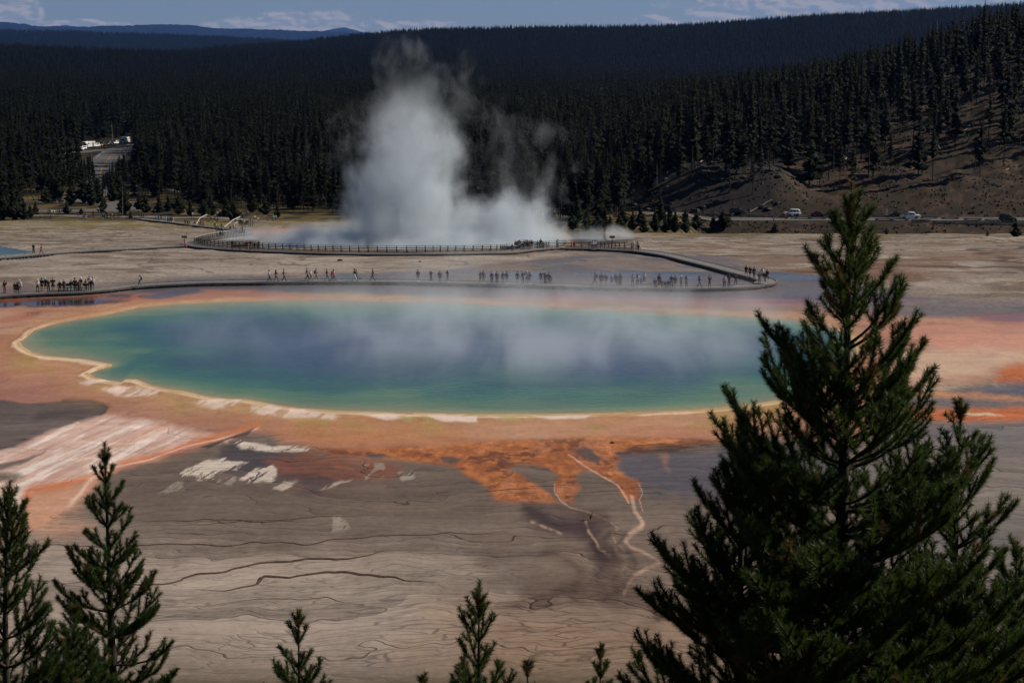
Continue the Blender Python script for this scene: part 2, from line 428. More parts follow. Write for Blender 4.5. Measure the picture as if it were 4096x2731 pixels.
# left bay of grey water, pale swath with its orange hem
def c3(L): return [(X_ * 1.0714, 1320 + Y_ * 1.0714) for X_, Y_ in L]
def c4(L): return [(1440 + X_ * 1.0714, 1560 + Y_ * 1.0714) for X_, Y_ in L]
ksl = poly([(-400,1588),(0,1596),(107,1615),(257,1601),(354,1601),(402,1615),(423,1631),(412,1652),(343,1679),(236,1722),(118,1770),(0,1807),(-400,1900)], (92,79,73), .10, 1, .2, 19, .35)
poly([(250,1601),(354,1600),(402,1614),(424,1632),(404,1656),(343,1679),(236,1722)], (46,38,34), .22, .8, .2, 20, line=True, off=.12)
poly([(200,1640),(400,1618),(405,1645),(300,1670),(150,1690)], (58,50,44), .6, .6, .6, 20)
HEM = [(107,2006),(128,1963),(268,1941),(396,1904),(471,1866),(600,1838),(643,1821),(750,1783),(878,1754),(964,1732),(1030,1712)]
sw = poly([(-400,1960)] + c3([(0,455),(80,430),(180,380),(300,345),(390,318),(470,330),(560,345),(700,368),(820,388),(900,382),(960,366)]) + HEM[::-1] + [(40,2110),(-400,2330)], (188,158,144), .35, 1, .35, 24, .1)
sx_ = x * .8 + y * SQ * .6; sy_ = -x * .6 + y * SQ * .8
rf = 1 - sstep(x / np.maximum(y, 1) * F + CX, 420, 800)
lay(C(216, 196, 186), sw * sstep(fbm(sx_ * .45, sy_ * 1.5, 5, 61, .66), .40, .56) * (.35 + .6 * rf))
lay(C(160, 120, 106), sw * sstep(fbm(sx_ * .40 + 7, sy_ * 2.0, 5, 161, .66), .56, .62) * .5)
lay(C(182, 128, 100), sw * sstep(fbm(sx_ * .14, sy_ * .7, 4, 62), .50, .64) * .6 * (1 - .6 * rf))
poly(c3([(-100,520),(40,490),(180,452),(150,470),(90,500),(0,525),(-100,545)]), (84,74,70), .2, .85, .6, 25)
poly(c3([(-100,535),(60,530),(88,545),(60,560),(-100,565)]), (92,76,66), .2, .85, .5, 26)
poly([(128,1963),(268,1941),(372,1915),(330,1985),(290,2050),(350,2120),(150,2130),(60,2060)], (182,136,110), .8, .85, .6, 27)
poly([(a_, b_ - 8) for a_, b_ in HEM], (182,100,54), .4, .95, .2, 28, line=True, off=.22)
poly(HEM[4:], (206,180,162), .05, .8, .05, 29, line=True, off=.05)
poly([(471,1870),(372,1912),(340,1950),(285,2010)], (206,182,166), .3, .8, .3, 29, line=True, off=.15)
# vivid orange mats and fingers
poly(c4([(-330,270),(-150,240),(60,246),(150,262),(60,330),(-120,345),(-300,330)]), (124,74,52), .9, .8, .9, 34, .15, n=.35 + .65 * sstep(fbm(x * .25, y * .3, 5, 134, .65), .40, .52))
org = c4([(-150,226),(0,222),(200,212),(400,200),(500,188),(640,182),(800,180),(1000,178),(1200,182),(1500,188),(1500,198),(1320,198),(1200,222),(1080,232),(960,233),(966,250),(945,275),(955,300),(985,325),(1040,350),(1049,385),(1036,408),(990,405),(975,370),(950,347),(900,326),(850,300),(812,296),(797,312),(820,340),(835,365),(812,395),(800,420),(760,415),(745,385),(727,350),(735,320),(705,292),(640,277),(590,273),(542,286),(600,320),(660,350),(716,385),(728,415),(650,418),(520,418),(482,400),(466,370),(420,320),(370,290),(300,276),(150,262),(60,245),(-100,240)])
ok_ = poly(org, (140,82,48), .2, .97, .30, 33, .12)
fr = sx_ * 0 + x * .75 + y * SQ * .6; fp = -x * .6 + y * SQ * .8
lay(C(172, 106, 60), ok_ * sstep(fbm(x * .9, y * .5, 5, 162, .68), .48, .60) * .7)
lay(C(84, 50, 38), ok_ * sstep(fbm(x * .35, y * .30, 5, 63, .66), .53, .60) * .8)
lay(C(186, 124, 88), ok_ * sstep(fbm(x * .6 + 3, y * .22, 5, 164, .6), .56, .64) * .4)
lay(C(70, 54, 50), ok_ * sstep(ug0 := x / np.maximum(y, 1) * F + CX, 2450, 2750) * sstep(fbm(x * .5, y * .6, 5, 165, .66), .42, .54) * .85)
for pts in ([(795,228),(830,205),(890,255),(885,278),(850,266)], [(290,252),(330,246),(372,262),(360,276),(310,270)], [(30,240),(90,236),(110,250),(50,256)], [(520,262),(560,262),(540,272)], [(640,286),(700,288),(732,305),(690,300)]):
    poly(c4(pts), (70,64,66), .15, .85, .35, 36)
poly(c4([(940,226),(1100,218),(1300,196),(1600,200),(1600,214),(1200,236),(960,238)]), (46,42,42), .3, .85, .4, 37, n=.3 + .7 * sstep(fbm(x * .5, y * .8, 4, 166), .4, .55))
poly(c4([(1095,240),(1130,240),(1125,300),(1112,280)]), (150,106,80), .3, .6, .4, 137)
poly(c4([(620,425),(700,425),(830,470),(905,515),(950,600),(960,660),(900,720),(880,640),(850,560),(760,535),(650,500)]), (60,46,48), .6, .95, .6, 138)
def chan(pts, wd, c, al=.9, br=.3, sd=39, sf=.35):
    poly(c4(pts), c, wd * sf, al, .06, sd, line=True, off=wd * .5, n=(1 - br) + br * sstep(fbm(x * 1.4, y * .6, 4, 97), .38, .52))
chan([(780,240),(850,290),(905,322),(960,352),(980,380),(1000,420)], .10, (200,160,138))
chan([(1012,400),(1022,450),(1052,492),(1048,510),(1008,535),(990,560)], .26, (182,150,132), .9, .2)
chan([(990,560),(1010,585),(1060,602),(1112,632),(1122,645),(1070,667),(1022,692),(1000,730),(983,765)], .15, (168,138,122), .85, .4)
chan([(1040,350),(1052,385),(1040,410),(1050,450)], .06, (200,165,145), .7)
chan([(727,350),(730,380),(747,410),(782,436),(850,456)], .07, (196,160,140), .85)
chan([(850,456),(930,490),(962,515),(940,535),(955,570),(988,602)], .10, (158,132,118), .85, .5)
chan([(842,490),(852,530),(880,562),(890,590),(915,602)], .17, (160,132,112), .8, .8)
chan([(640,490),(700,516),(752,536)], .14, (162,134,114), .7, .8)
for pts, wd in (([(760,440),(880,470),(935,520),(925,545),(940,590),(975,640),(950,720),(900,770)], .5), ([(1000,540),(975,565),(990,600),(1060,640),(1000,690),(960,740)], .28), ([(850,600),(940,650),(950,690),(880,740),(780,780)], .6), ([(700,600),(800,660),(860,700),(800,740),(640,780),(560,830)], .7), ([(930,780),(1000,760),(1100,800),(1080,880)], .8)):
    poly(c4(pts), (72, 54, 48), wd * .8, .85, .5, 40, line=True, off=wd * .35, n=.55 + .45 * sstep(fbm(x * .6, y * .5, 4, 198), .4, .55))
# dark wedge and pale crusts
poly(c3([(740,436),(962,364),(925,398),(835,412),(780,440)]), (58,54,56), .12, .9, .2, 44)
rx = (x * .8 + y * SQ * .6); ry = (-x * .6 + y * SQ * .8)
cru = sstep(fbm(rx * .7, ry * 3.2, 5, 64, .68) + .25 * (fbm(x * 1.5, y * .6, 3, 68) - .5), .43, .50)
for k, pts in enumerate(([(655,545),(690,515),(760,490),(842,472),(830,490),(915,497),(850,530),(760,541)], [(885,560),(930,525),(1010,500),(1026,540),(1010,572),(920,571)], [(825,412),(870,401),(1050,424),(1212,440),(1190,453),(1000,442),(860,426)],
        [(720,545),(790,540),(780,560),(725,562)], [(1015,582),(1060,560),(1115,558),(1060,586)], [(1180,599),(1230,570),(1286,555),(1232,586)], [(580,608),(640,565),(696,560),(682,592),(620,609)], [(800,575),(830,550),(890,548),(860,575)],
        [(1225,690),(1245,683),(1320,730),(1300,744),(1220,745)], [(1385,500),(1430,500),(1420,560),(1375,560)], [(1475,520),(1530,515),(1560,545),(1500,560)])):
    poly(c3(pts), (200,186,172) if k < 6 else (156,148,134), .10, (.85 if k < 4 else .55), .5, 46 + k, n=cru)
# rim of the pool: white crust, yellow edge
out = -d_sh2
lob = fbm(x * .09, y * SQ * .2, 3, 65)
front = 1 - sstep(y, 185, 215)
lob = fbm(x * .16, y * SQ * .4, 4, 65)
wid_ = .10 + .9 * np.maximum(lob - .47, 0) + .2 * (1 - sstep(x, -48, -38))
lay(C(206, 184, 168), ap * (1 - sstep(out, wid_ * .85, wid_ * 1.1 + .06)) * (out > 0) * front)
lay(C(172, 130, 88), ap * (1 - sstep(out, .5, 3.5)) * (out > 0) * .45)
lay(C(150, 122, 76), sstep(fbm(x * .3, y * .12, 4, 66), .5, .6) * (1 - sstep(out, .6, 2.4)) * (out > 0) * .75 * front)
lay(C(172, 146, 104), (1 - sstep(out, .02, .26)) * (.45 + .4 * front) * (.5 + .5 * sstep(fbm(x * .4, y * .2, 3, 69), .35, .6)))
lay(C(208, 188, 158), np.exp(-((-d_sh - .24) / .07) ** 2) * .7 * (.25 + .75 * front))
ochre = sstep(fbm(x * .5, y * .35, 4, 320, .6), .44, .56)
poly(c3([(260,175),(340,185),(480,205),(620,230),(740,262),(900,262),(930,275),(1280,322),(1340,330),(1500,338),(1500,352),(1100,345),(900,312),(700,290),(560,262),(400,240),(290,205)]), (164,132,92), .3, .7, .4, 330, n=.3 + .7 * ochre)
for k, pts in enumerate(([(296,196),(400,186),(432,190),(335,206)], [(380,216),(460,207),(592,224),(572,241),(480,247),(400,233)], [(718,272),(800,261),(912,259),(872,286),(800,293),(740,282)], [(925,282),(1000,277),(1275,320),(1245,333),(1080,329),(935,306)])):
    poly(c3(pts), (204,182,168), .16, .9, .4, 331 + k, n=.25 + .75 * sstep(fbm(sx_ * .8, sy_ * 2.2, 4, 335, .65), .34, .48))
for k, pts in enumerate(([(25,96),(120,90),(140,94),(190,108),(100,111)], [(250,98),(440,100),(430,120),(300,121),(265,108)], [(480,100),(560,104),(530,112)], [(640,100),(850,92),(830,104),(700,110)])):
    poly(c4(pts), (206,186,174), .10, .9, .25, 341 + k)
poly(c4([(140,98),(230,96),(280,104),(250,124),(170,116)]), (150,138,80), .15, .8, .4, 350, n=ochre)
poly(c4([(480,112),(560,104),(700,104),(680,116),(560,122)]), (160,146,90), .15, .8, .4, 351, n=ochre)
poly(c4([(850,92),(1000,78),(1250,66),(1400,60),(1400,70),(1200,82),(900,104)]), (170,130,84), .15, .8, .3, 352)
# wet strip along the near boardwalk, mirror-like; sky-reflection blue-grey also put into its colours
back = (y > 200) & (y < 262)
wz = poly([(-500,1230),(200,1215),(560,1180),(1000,1178),(1500,1172),(2200,1182),(2900,1200),(3300,1225),(3450,1260),(3900,1262),(4500,1256),(4500,1205),(3700,1190),(3300,1110),(3120,1085),(2900,1030),(2500,1005),(2400,1005),(2200,1030),(1700,1090),(700,1105),(400,1135),(-500,1160)], (112,100,98), 1.2, .55, .9, 70)
wn = fbm(x * .07, y * .05, 4, 71); wq = fbm(x * .13, y * .09, 5, 171, .6)
lay(C(116, 100, 88), wz * (y >= 240) * .7); lay(C(90, 90, 98), wz * sstep(wq, .49, .53) * (y >= 250) * .8)
poly([(430,1162),(700,1150),(1300,1140),(2000,1150),(2900,1168),(3300,1190),(3500,1225),(3300,1236),(2900,1222),(2300,1200),(1500,1174),(1000,1166),(700,1174)], (92,87,95), .4, .9, .7, 170)
setw(1.0, wz * (.75 + .25 * sstep(wn, .36, .5)) * (y < 262))
setw(.85, wz * sstep(wq, .49, .53) * (y >= 250) * (1 - sstep(y, 300, 330)))
lay(C(92, 88, 92), wz * sstep(wn, .47, .55) * .6)
poly([(-300,1192),(150,1196),(400,1186),(560,1178),(600,1188),(380,1202),(180,1212),(-300,1225)], (176,98,54), .6, .95, .5, 72, .8)
poly([(60,1205),(400,1196),(520,1205),(300,1222),(-300,1240),(-300,1215)], (52,38,30), .5, .9, .8, 73, .9)
poly([(480,1188),(700,1178),(1000,1170),(900,1186),(650,1205),(500,1212)], (172,116,92), .7, .8, .8, 74, .5)
poly([(430,1180),(530,1182),(520,1190),(440,1190)], (60,48,40), .4, .8, .6, 75)
poly([(560,1182),(700,1170),(780,1176),(640,1195)], (64,56,60), .4, .7, .6, 76, .9)
poly([(800,1160),(1050,1165),(1300,1180),(1300,1192),(1000,1192),(820,1185)], (190,124,88), .6, .8, .7, 77, .6)
poly([(2050,1180),(2600,1190),(3100,1212),(3300,1228),(2800,1225),(2300,1205),(2000,1195)], (172,112,100), .8, .75, .8, 78, .7)
poly([(2300,1212),(2900,1222),(3250,1236),(3300,1250),(2900,1238),(2350,1222)], (104,88,76), .6, .8, .5, 79, .2)
poly([(2900,1195),(3300,1200),(3700,1200),(3400,1208),(3000,1204)], (186,108,80), .35, .8, .3, 80, .7)
poly([(3500,1240),(4400,1226),(4400,1262),(3700,1268),(3500,1255)], (100,96,100), .6, .6, .8, 81, .5)
poly([(3900,1262),(4400,1258),(4400,1300),(3900,1290)], (168,106,90), .8, .8, .8, 82, .8)
# right margin: orange tongues and slate
poly([(4500,1455),(4040,1462),(3990,1490),(3985,1525),(4060,1545),(4500,1560)], (168,94,56), .5, .95, .5, 83)
poly([(3950,1535),(4100,1528),(4500,1545),(4500,1600),(3800,1595)], (78,74,84), .6, .9, .6, 84, .5)
poly([(3640,1568),(3900,1568),(4150,1590),(4500,1602),(4500,1612),(4100,1605),(3700,1590)], (176,118,78), .35, .8, .4, 85)
poly([(3600,1590),(4500,1612),(4500,1640),(3600,1625)], (94,82,84), .4, .8, .5, 86, .4)
og = poly([(3560,1622),(3850,1632),(4500,1645),(4500,1690),(3900,1685),(3650,1668)], (182,100,58), .4, .95, .5, 87)
poly([(3840,1650),(3960,1652),(4000,1662),(3850,1662)], (230,200,170), .15, .8, .3, 88)
# edge grass
ug = x / np.maximum(y, 1) * F + CX
eg = sstep(y, 425, 470) * (1 - sstep(ug, 2300, 2500)) + sstep(y, 385, 404) * sstep(ug, 2300, 2600)
lay(C(104, 92, 52), eg * (.35 + .65 * sstep(nA, .4, .6)))
# crater surroundings
poly([(900,1000),(1000,960),(1150,935),(1500,915),(2300,915),(2350,960),(2250,1000),(1000,1010)], (132,114,92), .8, .8, .6, 90)
poly([(930,925),(1150,912),(1250,915),(1100,938),(940,940)], (172,108,66), .5, .7, .5, 91)
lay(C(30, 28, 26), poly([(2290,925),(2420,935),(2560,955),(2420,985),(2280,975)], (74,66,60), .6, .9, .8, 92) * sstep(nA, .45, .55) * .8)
# forest floor, meadow, bank, hill
ff = sstep(y + (nA - .5) * 8, 478, 492) * (1 - sstep(ug, 2000, 2200)) + sstep(y, 404, 414) * sstep(ug, 2150, 2300)
ff = np.clip(ff, 0, 1)
lay(C(46, 40, 26), ff)
lay(C(92, 78, 44), ff * sstep(nA, .45, .6) * (y < 640) * .8)
bk = sstep(ug, 2700, 2850) * sstep(y, 480, 500)
lay(C(48, 38, 30), bk)
lay(C(74, 58, 45), bk * sstep(fbm(x * .3, y * .3, 5, 93, .65), .5, .62) * .8)
lay(C(40, 36, 22), bk * sstep(fbm(x * .2, y * .2, 5, 94, .65), .54, .62) * .8)
lay(C(34, 32, 33), sstep(ug, 2450, 2600) * (1 - sstep(ug, 3050, 3200)) * sstep(y, 526, 530) * (1 - sstep(y, 575, 640)) * .85)  # black shadow over the cliff face put into its ground colour
lay(C(44, 40, 28), sstep(y, 720, 800))
col *= (1 - .52 * np.clip(wet, 0, 1) * (y > 200))[:, None]
fgm = 1 - sstep(y, 78, 92)
lay(C(70, 60, 42), fgm)
crk[:] = (1 - sstep(y, 150, 168)) * (1 - ap) * (1 - fgm)
crk[:] = np.maximum(crk * (1 - ok_ * .4), np.maximum(ksl, sw * .45) * (y < 190))

nr, nc = RR.shape
ii = np.arange(nr * nc).reshape(nr, nc)
faces = np.stack([ii[:-1, :-1].ravel(), ii[:-1, 1:].ravel(), ii[1:, 1:].ravel(), ii[1:, :-1].ravel()], 1)
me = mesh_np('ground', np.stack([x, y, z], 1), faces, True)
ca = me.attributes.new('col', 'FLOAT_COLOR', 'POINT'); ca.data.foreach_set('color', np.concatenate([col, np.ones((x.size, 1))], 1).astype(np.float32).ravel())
for nm, ar in (('wet', wet), ('crk', crk), ('rgh', 1 - np.clip(ap * (1 - ok_), 0, 1) * (1 - wz * 0))):
    a_ = me.attributes.new(nm, 'FLOAT', 'POINT'); a_.data.foreach_set('value', ar.astype(np.float32))
gm = bpy.data.materials.new('ground'); gm.use_nodes = True; h = Nd(gm.node_tree); b = h.n['Principled BSDF']
A = lambda nme: h.new('ShaderNodeAttribute', attribute_name=nme)
ac = A('col'); aw = X(h, A('wet').outputs['Fac']); ak = X(h, A('crk').outputs['Fac'])
gp = h.new('ShaderNodeNewGeometry'); px_, py_, pz_ = h.sep(gp.outputs['Position'])
v_flat = h.vec(px_, py_, 0.0)
g1 = h.noise(h.vec(px_ * 1.0, py_ * .55, 0.0), 1.6, 6.0, .68)
g2 = h.noise(h.vec(px_ * .22, py_ * .4, 0.0), 1.0, 5.0, .6, .6)
arg = X(h, A('rgh').outputs['Fac'])
val = 1.0 + (h.ss(g1, .28, .72, -.30, .30) * (.25 + arg * .75 - ak * .62)) + h.ss(g2, .3, .7, -.10, .10)
g3 = h.noise(h.vec(px_ * 1.2, py_ * 5.0, 0.0), .5, 4.0, .6)
val = val * (1.0 + (g3 - .5) * .16 * ak)
# dark meandering terrace edges: contours of a warped field
warp = h.noise(h.vec(px_ * .062, py_ * .055, 0.0), 1.0, 4.0, .5)
warp2 = h.noise(h.vec(px_ * .20, py_ * .26, 4.0), 1.0, 3.0, .5)
def contour(k, wa, wb, wd):
    f_ = py_ * k + warp * wa + warp2 * wb
    t_ = f_.frac(); fl_ = h.m('FLOOR', f_)
    wn_ = h.new('ShaderNodeTexWhiteNoise', noise_dimensions='1D'); h.put(wn_.inputs['W'], fl_)
    tone = (X(h, wn_.outputs['Value']) - .5) * .30 + (t_ - .5) * .16
    return h.ss(t_, 0.0, wd, 1.0, 0.0).max(h.ss(t_, 1.0 - wd * .3, 1.0)), tone
brk = h.ss(h.noise(h.vec(px_ * .03, py_ * .06, 8.0), 1.0, 2.0), .42, .56)
brk2 = h.ss(h.noise(h.vec(px_ * .04, py_ * .10, 2.0), 1.0, 2.0), .38, .52)
l1, t1 = contour(.16, 4.5, .5, .035); l2, t2 = contour(.75, 11.0, 1.3, .085); l3, t3 = contour(2.4, 26.0, 3.0, .16)
lines = (l1 * brk * .8).max(l2 * brk2 * .46).max(l3 * (1.0 - brk2) * h.ss(warp2, .4, .55) * .26)
val = val + (t1 * .8 + t2 * .55 + t3 * .3) * ak
near = h.ss(py_, 128.0, 95.0)
vo = h.new('ShaderNodeTexVoronoi', feature='DISTANCE_TO_EDGE'); vo.inputs['Scale'].default_value = 1.0
h.put(vo.inputs['Vector'], h.vec(px_ * .42 + warp * 4.0 + warp2, py_ * 1.55 + warp * 14.0 + warp2 * 1.6, 0.0))
cells = h.ss(X(h, vo.outputs['Distance']), 0.0, .09, 1.0, 0.0)
lines = lines.max(cells * near * h.ss(warp2, .35, .6) * .5)
val = val * (1.0 - lines * ak * .9)
hsv = h.new('ShaderNodeHueSaturation'); h.l.new(ac.outputs['Color'], hsv.inputs['Color']); h.put(hsv.inputs['Value'], val)
h.l.new(hsv.outputs[0], b.inputs['Base Color'])
ro = h.ss(aw, .1, .9, .85, .07) + h.ss(g2, .3, .7, 0.0, .04)
h.put(b.inputs['Roughness'], ro)
h.put(b.inputs['Specular IOR Level'], h.ss(aw, .0, .8, .15, .8))
bp = h.new('ShaderNodeBump'); h.put(bp.inputs['Strength'], h.ss(aw, .1, .7, .45, .010)); bp.inputs['Distance'].default_value = .25
h.put(bp.inputs['Height'], g1 * (.5 - .38 * ak) - lines * ak * .6); h.l.new(bp.outputs[0], b.inputs['Normal'])
ground = link('ground', me, gm); tag(ground, kind='structure')
del me, faces

# ------------------------------------------------------------------ water
def water_mat(name, deep=True):
    m = bpy.data.materials.new(name); m.use_nodes = True; h = Nd(m.node_tree); b = h.n['Principled BSDF']
    at = h.new('ShaderNodeAttribute', attribute_name='col')
    gp = h.new('ShaderNodeNewGeometry'); a, c, _ = h.sep(gp.outputs['Position'])
    n = h.noise(h.vec(a * .6, c * .9, 0.0), 2.2, 3.0, .6)
    n2 = h.noise(h.vec(a * .05, c * .16, 0.0), 1.0, 4.0, .6)
    hs = h.new('ShaderNodeHueSaturation'); h.l.new(at.outputs['Color'], hs.inputs['Color']); hs.inputs['Saturation'].default_value = .86; h.put(hs.inputs['Value'], h.ss(n2, .3, .7, .62, .86))
    h.l.new(hs.outputs[0], b.inputs['Base Color'])
    b.inputs['Roughness'].default_value = .2; b.inputs['Specular IOR Level'].default_value = .35; b.inputs['IOR'].default_value = 1.33
    bp = h.new('ShaderNodeBump'); h.put(bp.inputs['Strength'], h.ss(n2, .35, .65, .25, .9)); bp.inputs['Distance'].default_value = .12
    h.put(bp.inputs['Height'], n); h.l.new(bp.outputs[0], b.inputs['Normal'])
    return m
def water_sheet(name, poly, z, colfn, nx, ny, m):
    P = np.array(poly); a0, b0 = P.min(0) - 1; a1, b1 = P.max(0) + 1
    X_, Y_ = np.meshgrid(np.linspace(a0, a1, nx), np.linspace(b0, b1, ny), indexing='ij')
    x_, y_ = X_.ravel(), Y_.ravel(); d = sdf(x_, y_, P, 0.0)
    i_ = np.arange(nx * ny).reshape(nx, ny)
    fs = np.stack([i_[:-1, :-1].ravel(), i_[1:, :-1].ravel(), i_[1:, 1:].ravel(), i_[:-1, 1:].ravel()], 1)
    keep = (d[fs] > -0.25).any(1)
    fs = fs[keep]; used = np.unique(fs); remap = np.full(nx * ny, -1); remap[used] = np.arange(used.size); fs = remap[fs]
    x_, y_, d = x_[used], y_[used], d[used]
    me = mesh_np(name, np.stack([x_, y_, np.full(x_.size, z)], 1), fs, True)
    c = colfn(x_, y_, d)
    ca = me.attributes.new('col', 'FLOAT_COLOR', 'POINT'); ca.data.foreach_set('color', np.concatenate([c, np.ones((x_.size, 1))], 1).astype(np.float32).ravel())
    return tag(link(name, me, m), kind='structure')
def spring_col(x_, y_, d):
    n = fbm(x_ * .09, y_ * SQ * .45, 4, 200); n2 = fbm(x_ * .3, y_ * SQ * 2.2, 4, 201)
    kk = 1 - .5 * (1 - sstep(x_, -52, -34)) - .6 * sstep(y_, 205, 232) * (1 - sstep(x_, -20, 30) * .4)
    dd = (d + ((n - .5) * 5.5 + (n2 - .5) * 1.2) * sstep(d, .1, 3.0)) * kk
    st = [(0, C(168, 148, 92)), (.30, C(140, 142, 88)), (.75, C(92, 130, 84)), (1.6, C(48, 110, 86)), (3.0, C(26, 90, 92)), (5.2, C(17, 64, 98)), (7.5, C(18, 52, 110)), (12, C(34, 58, 122))]
    xs_ = [s[0] for s in st]
    return np.stack([np.interp(np.maximum(dd, 0), xs_, [s[1][k] for s in st]) for k in range(3)], 1)
WM = water_mat('spring_water')
water_sheet('water', SHORE, -.06, spring_col, 520, 420, WM)
water_sheet('water', CRATER, -8.0, lambda a, c, d: np.tile(np.array(C(120, 142, 150)), (a.size, 1)) * (.7 + .3 * sstep(d, 0, 3))[:, None], 90, 70, WM)
water_sheet('water', OPAL, OPZ, lambda a, c, d: np.tile(np.array(C(82, 108, 114)), (a.size, 1)) * (.6 + .4 * sstep(d, 0, 2))[:, None], 60, 60, WM)
# ------------------------------------------------------------------ far hills
def ridge(name, pts, d0, d1, z0, tree, seed, c1, c2, amp=6, nc=420, jag=0.0):
    """wooded ridge between distances d0 and d1; crest follows pts (column, row of the tree tops)"""
    us = np.linspace(-.52, .52, nc); nr_ = 46
    ts = np.concatenate([np.linspace(0, 1, 34), np.linspace(1.04, 1.9, nr_ - 34)])
    U_, T_ = np.meshgrid(us, ts, indexing='ij')
    D = d0 + (d1 - d0) * T_
    zc = CZ - d1 * (np.interp(U_ * F + CX, [p[0] for p in pts], [p[1] for p in pts]) - YH) / F - tree
    Z = np.where(T_ <= 1, z0 + (zc - z0) * sstep(T_, -.15, 1.0), zc - (T_ - 1) * 0.35 * np.abs(zc - z0) - 20 * (T_ - 1))
    X_ = U_ * D
    Z = Z + (fbm(X_ / 260, D / 260, 4, seed) - .5) * amp * 2 * np.sin(np.clip(T_, 0, 1) * math.pi)
    if jag: Z = Z + rng.random(Z.shape) * jag
    i_ = np.arange(nc * nr_).reshape(nc, nr_)
    fs = np.stack([i_[:-1, :-1].ravel(), i_[1:, :-1].ravel(), i_[1:, 1:].ravel(), i_[:-1, 1:].ravel()], 1)
    me = mesh_np(name, np.stack([X_.ravel(), D.ravel(), Z.ravel()], 1), fs, True)
    m = bpy.data.materials.new(name); m.use_nodes = True; h = Nd(m.node_tree); b = h.n['Principled BSDF']
    gp = h.new('ShaderNodeNewGeometry')
    n = h.noise(gp.outputs['Position'], .02, 8.0, .7); n2 = h.noise(gp.outputs['Position'], .12, 4.0, .7)
    h.put(b.inputs['Base Color'], h.mix(h.ss(n, .4, .62), (*c1, 1), (*c2, 1)))
    b.inputs['Roughness'].default_value = 1; b.inputs['Specular IOR Level'].default_value = 0
    bp = h.new('ShaderNodeBump'); bp.inputs['Strength'].default_value = 1; bp.inputs['Distance'].default_value = 8; h.put(bp.inputs['Height'], n2); h.l.new(bp.outputs[0], b.inputs['Normal'])
    tag(link(name, me, m), kind='structure')
    return us, ts, X_, D, Z
GD = (.007, .010, .008); GL = (.014, .016, .012)
RB = ridge('hills', [(-2000,150),(0,178),(200,186),(400,196),(900,206),(1200,205),(1500,194),(1700,200),(2000,222),(2300,250),(2600,285),(3200,330),(6000,330)], 2350, 3500, -14, 20, 301, GD, (.03, .025, .02), 7)
RD = ridge('hills', [(-2000,260),(600,215),(900,184),(1100,172),(1300,152),(1500,132),(1700,116),(2000,111),(2300,106),(2560,104),(2700,100),(2900,86),(3200,66),(3500,48),(3700,36),(3900,26),(4096,12),(4600,-20),(6000,-60)], 3700, 4900, -10, 20, 302, GD, GL, 14)
RC = ridge('hills', [(-2000,110),(0,126),(300,131),(600,141),(900,152),(1100,163),(1300,178),(2000,190),(6000,190)], 8500, 11000, 0, 20, 303, GD, GL, 16)
ridge('hills', [(-2000,80),(-200,108),(0,100),(60,98),(120,104),(170,114),(300,117),(500,112),(650,108),(780,109),(850,120),(1100,128),(1300,134),(1700,150),(6000,150)], 24000, 31000, 30, 0, 304, GD, GL, 60, 700, 26)
ridge('hills', [(-2000,120),(160,122),(230,112),(285,108),(330,114),(400,124),(1180,140),(1300,132),(1370,118),(1395,118),(1450,134),(1600,150),(6000,150)], 40000, 46000, 50, 0, 305, GD, GL, 40, 700, 30)

# ------------------------------------------------------------------ conifers
fol = mat('pine_foliage', (.0075, .0095, .0035), .75, var=.35, nscale=.5, spec=.1, objvar=.35)
fol2 = mat('young_pine_foliage', (.013, .017, .006), .75, var=.35, nscale=.8, spec=.1, objvar=.3)
bark = mat('pine_bark', (.035, .027, .021), .9, var=.4, nscale=2, objvar=.5)
grey_wood = mat('weathered_wood', (.30, .27, .245), .9, var=.35, nscale=3, objvar=.3)
def crown_mesh(H, R, z0, n, seed, droop=.25, lump=.35):
    r = random.Random(seed); V = []; Fc = []
    for i in range(n):
        t = (i + r.random()) / n
        zc = z0 + (H - z0) * t
        rad = R * (1 - t) ** .8 * (1 + lump * math.sin(i * .9 + seed)) * r.uniform(.65, 1.1) + .12
        if t < .15: rad *= r.uniform(.3, 1)
        nb = r.randint(3, 5)
        a0 = r.random() * 6.28
        for k in range(nb):
            a = a0 + k * 6.283 / nb + r.uniform(-.5, .5); L = rad * r.uniform(.35, 1.3)
            ca, sa = math.cos(a), math.sin(a)
            for q in range(3):
                s0 = L * (q / 3.0) * r.uniform(.7, 1.1); s1 = s0 + L * r.uniform(.4, .65)
                w = L * r.uniform(.16, .34) + .08
                zz = zc - droop * s0 + r.uniform(-.2, .2) * L * .4
                b = len(V); up = r.uniform(-.05, .35) * L
                V += [(s0 * ca - w * sa, s0 * sa + w * ca, zz - w * .6), (s0 * ca + w * sa, s0 * sa - w * ca, zz - w * .5 + r.uniform(-.1, .1)), (s1 * ca + r.uniform(-w, w) * .5, s1 * sa + r.uniform(-w, w) * .5, zz + up - droop * .4 * L), (s0 * ca, s0 * sa, zz + w * 1.1)]
                Fc += [(b, b + 1, b + 2), (b, b + 3, b + 2), (b + 1, b + 2, b + 3)]
    b = len(V); V += [(-.08, 0, H - 1.2), (.08, 0, H - 1.2), (0, 0, H + .25), (0, .09, H - 1.1)]; Fc += [(b, b + 1, b + 2), (b, b + 3, b + 2)]
    me = mesh_np('crown', np.array(V), np.array(Fc)); return me
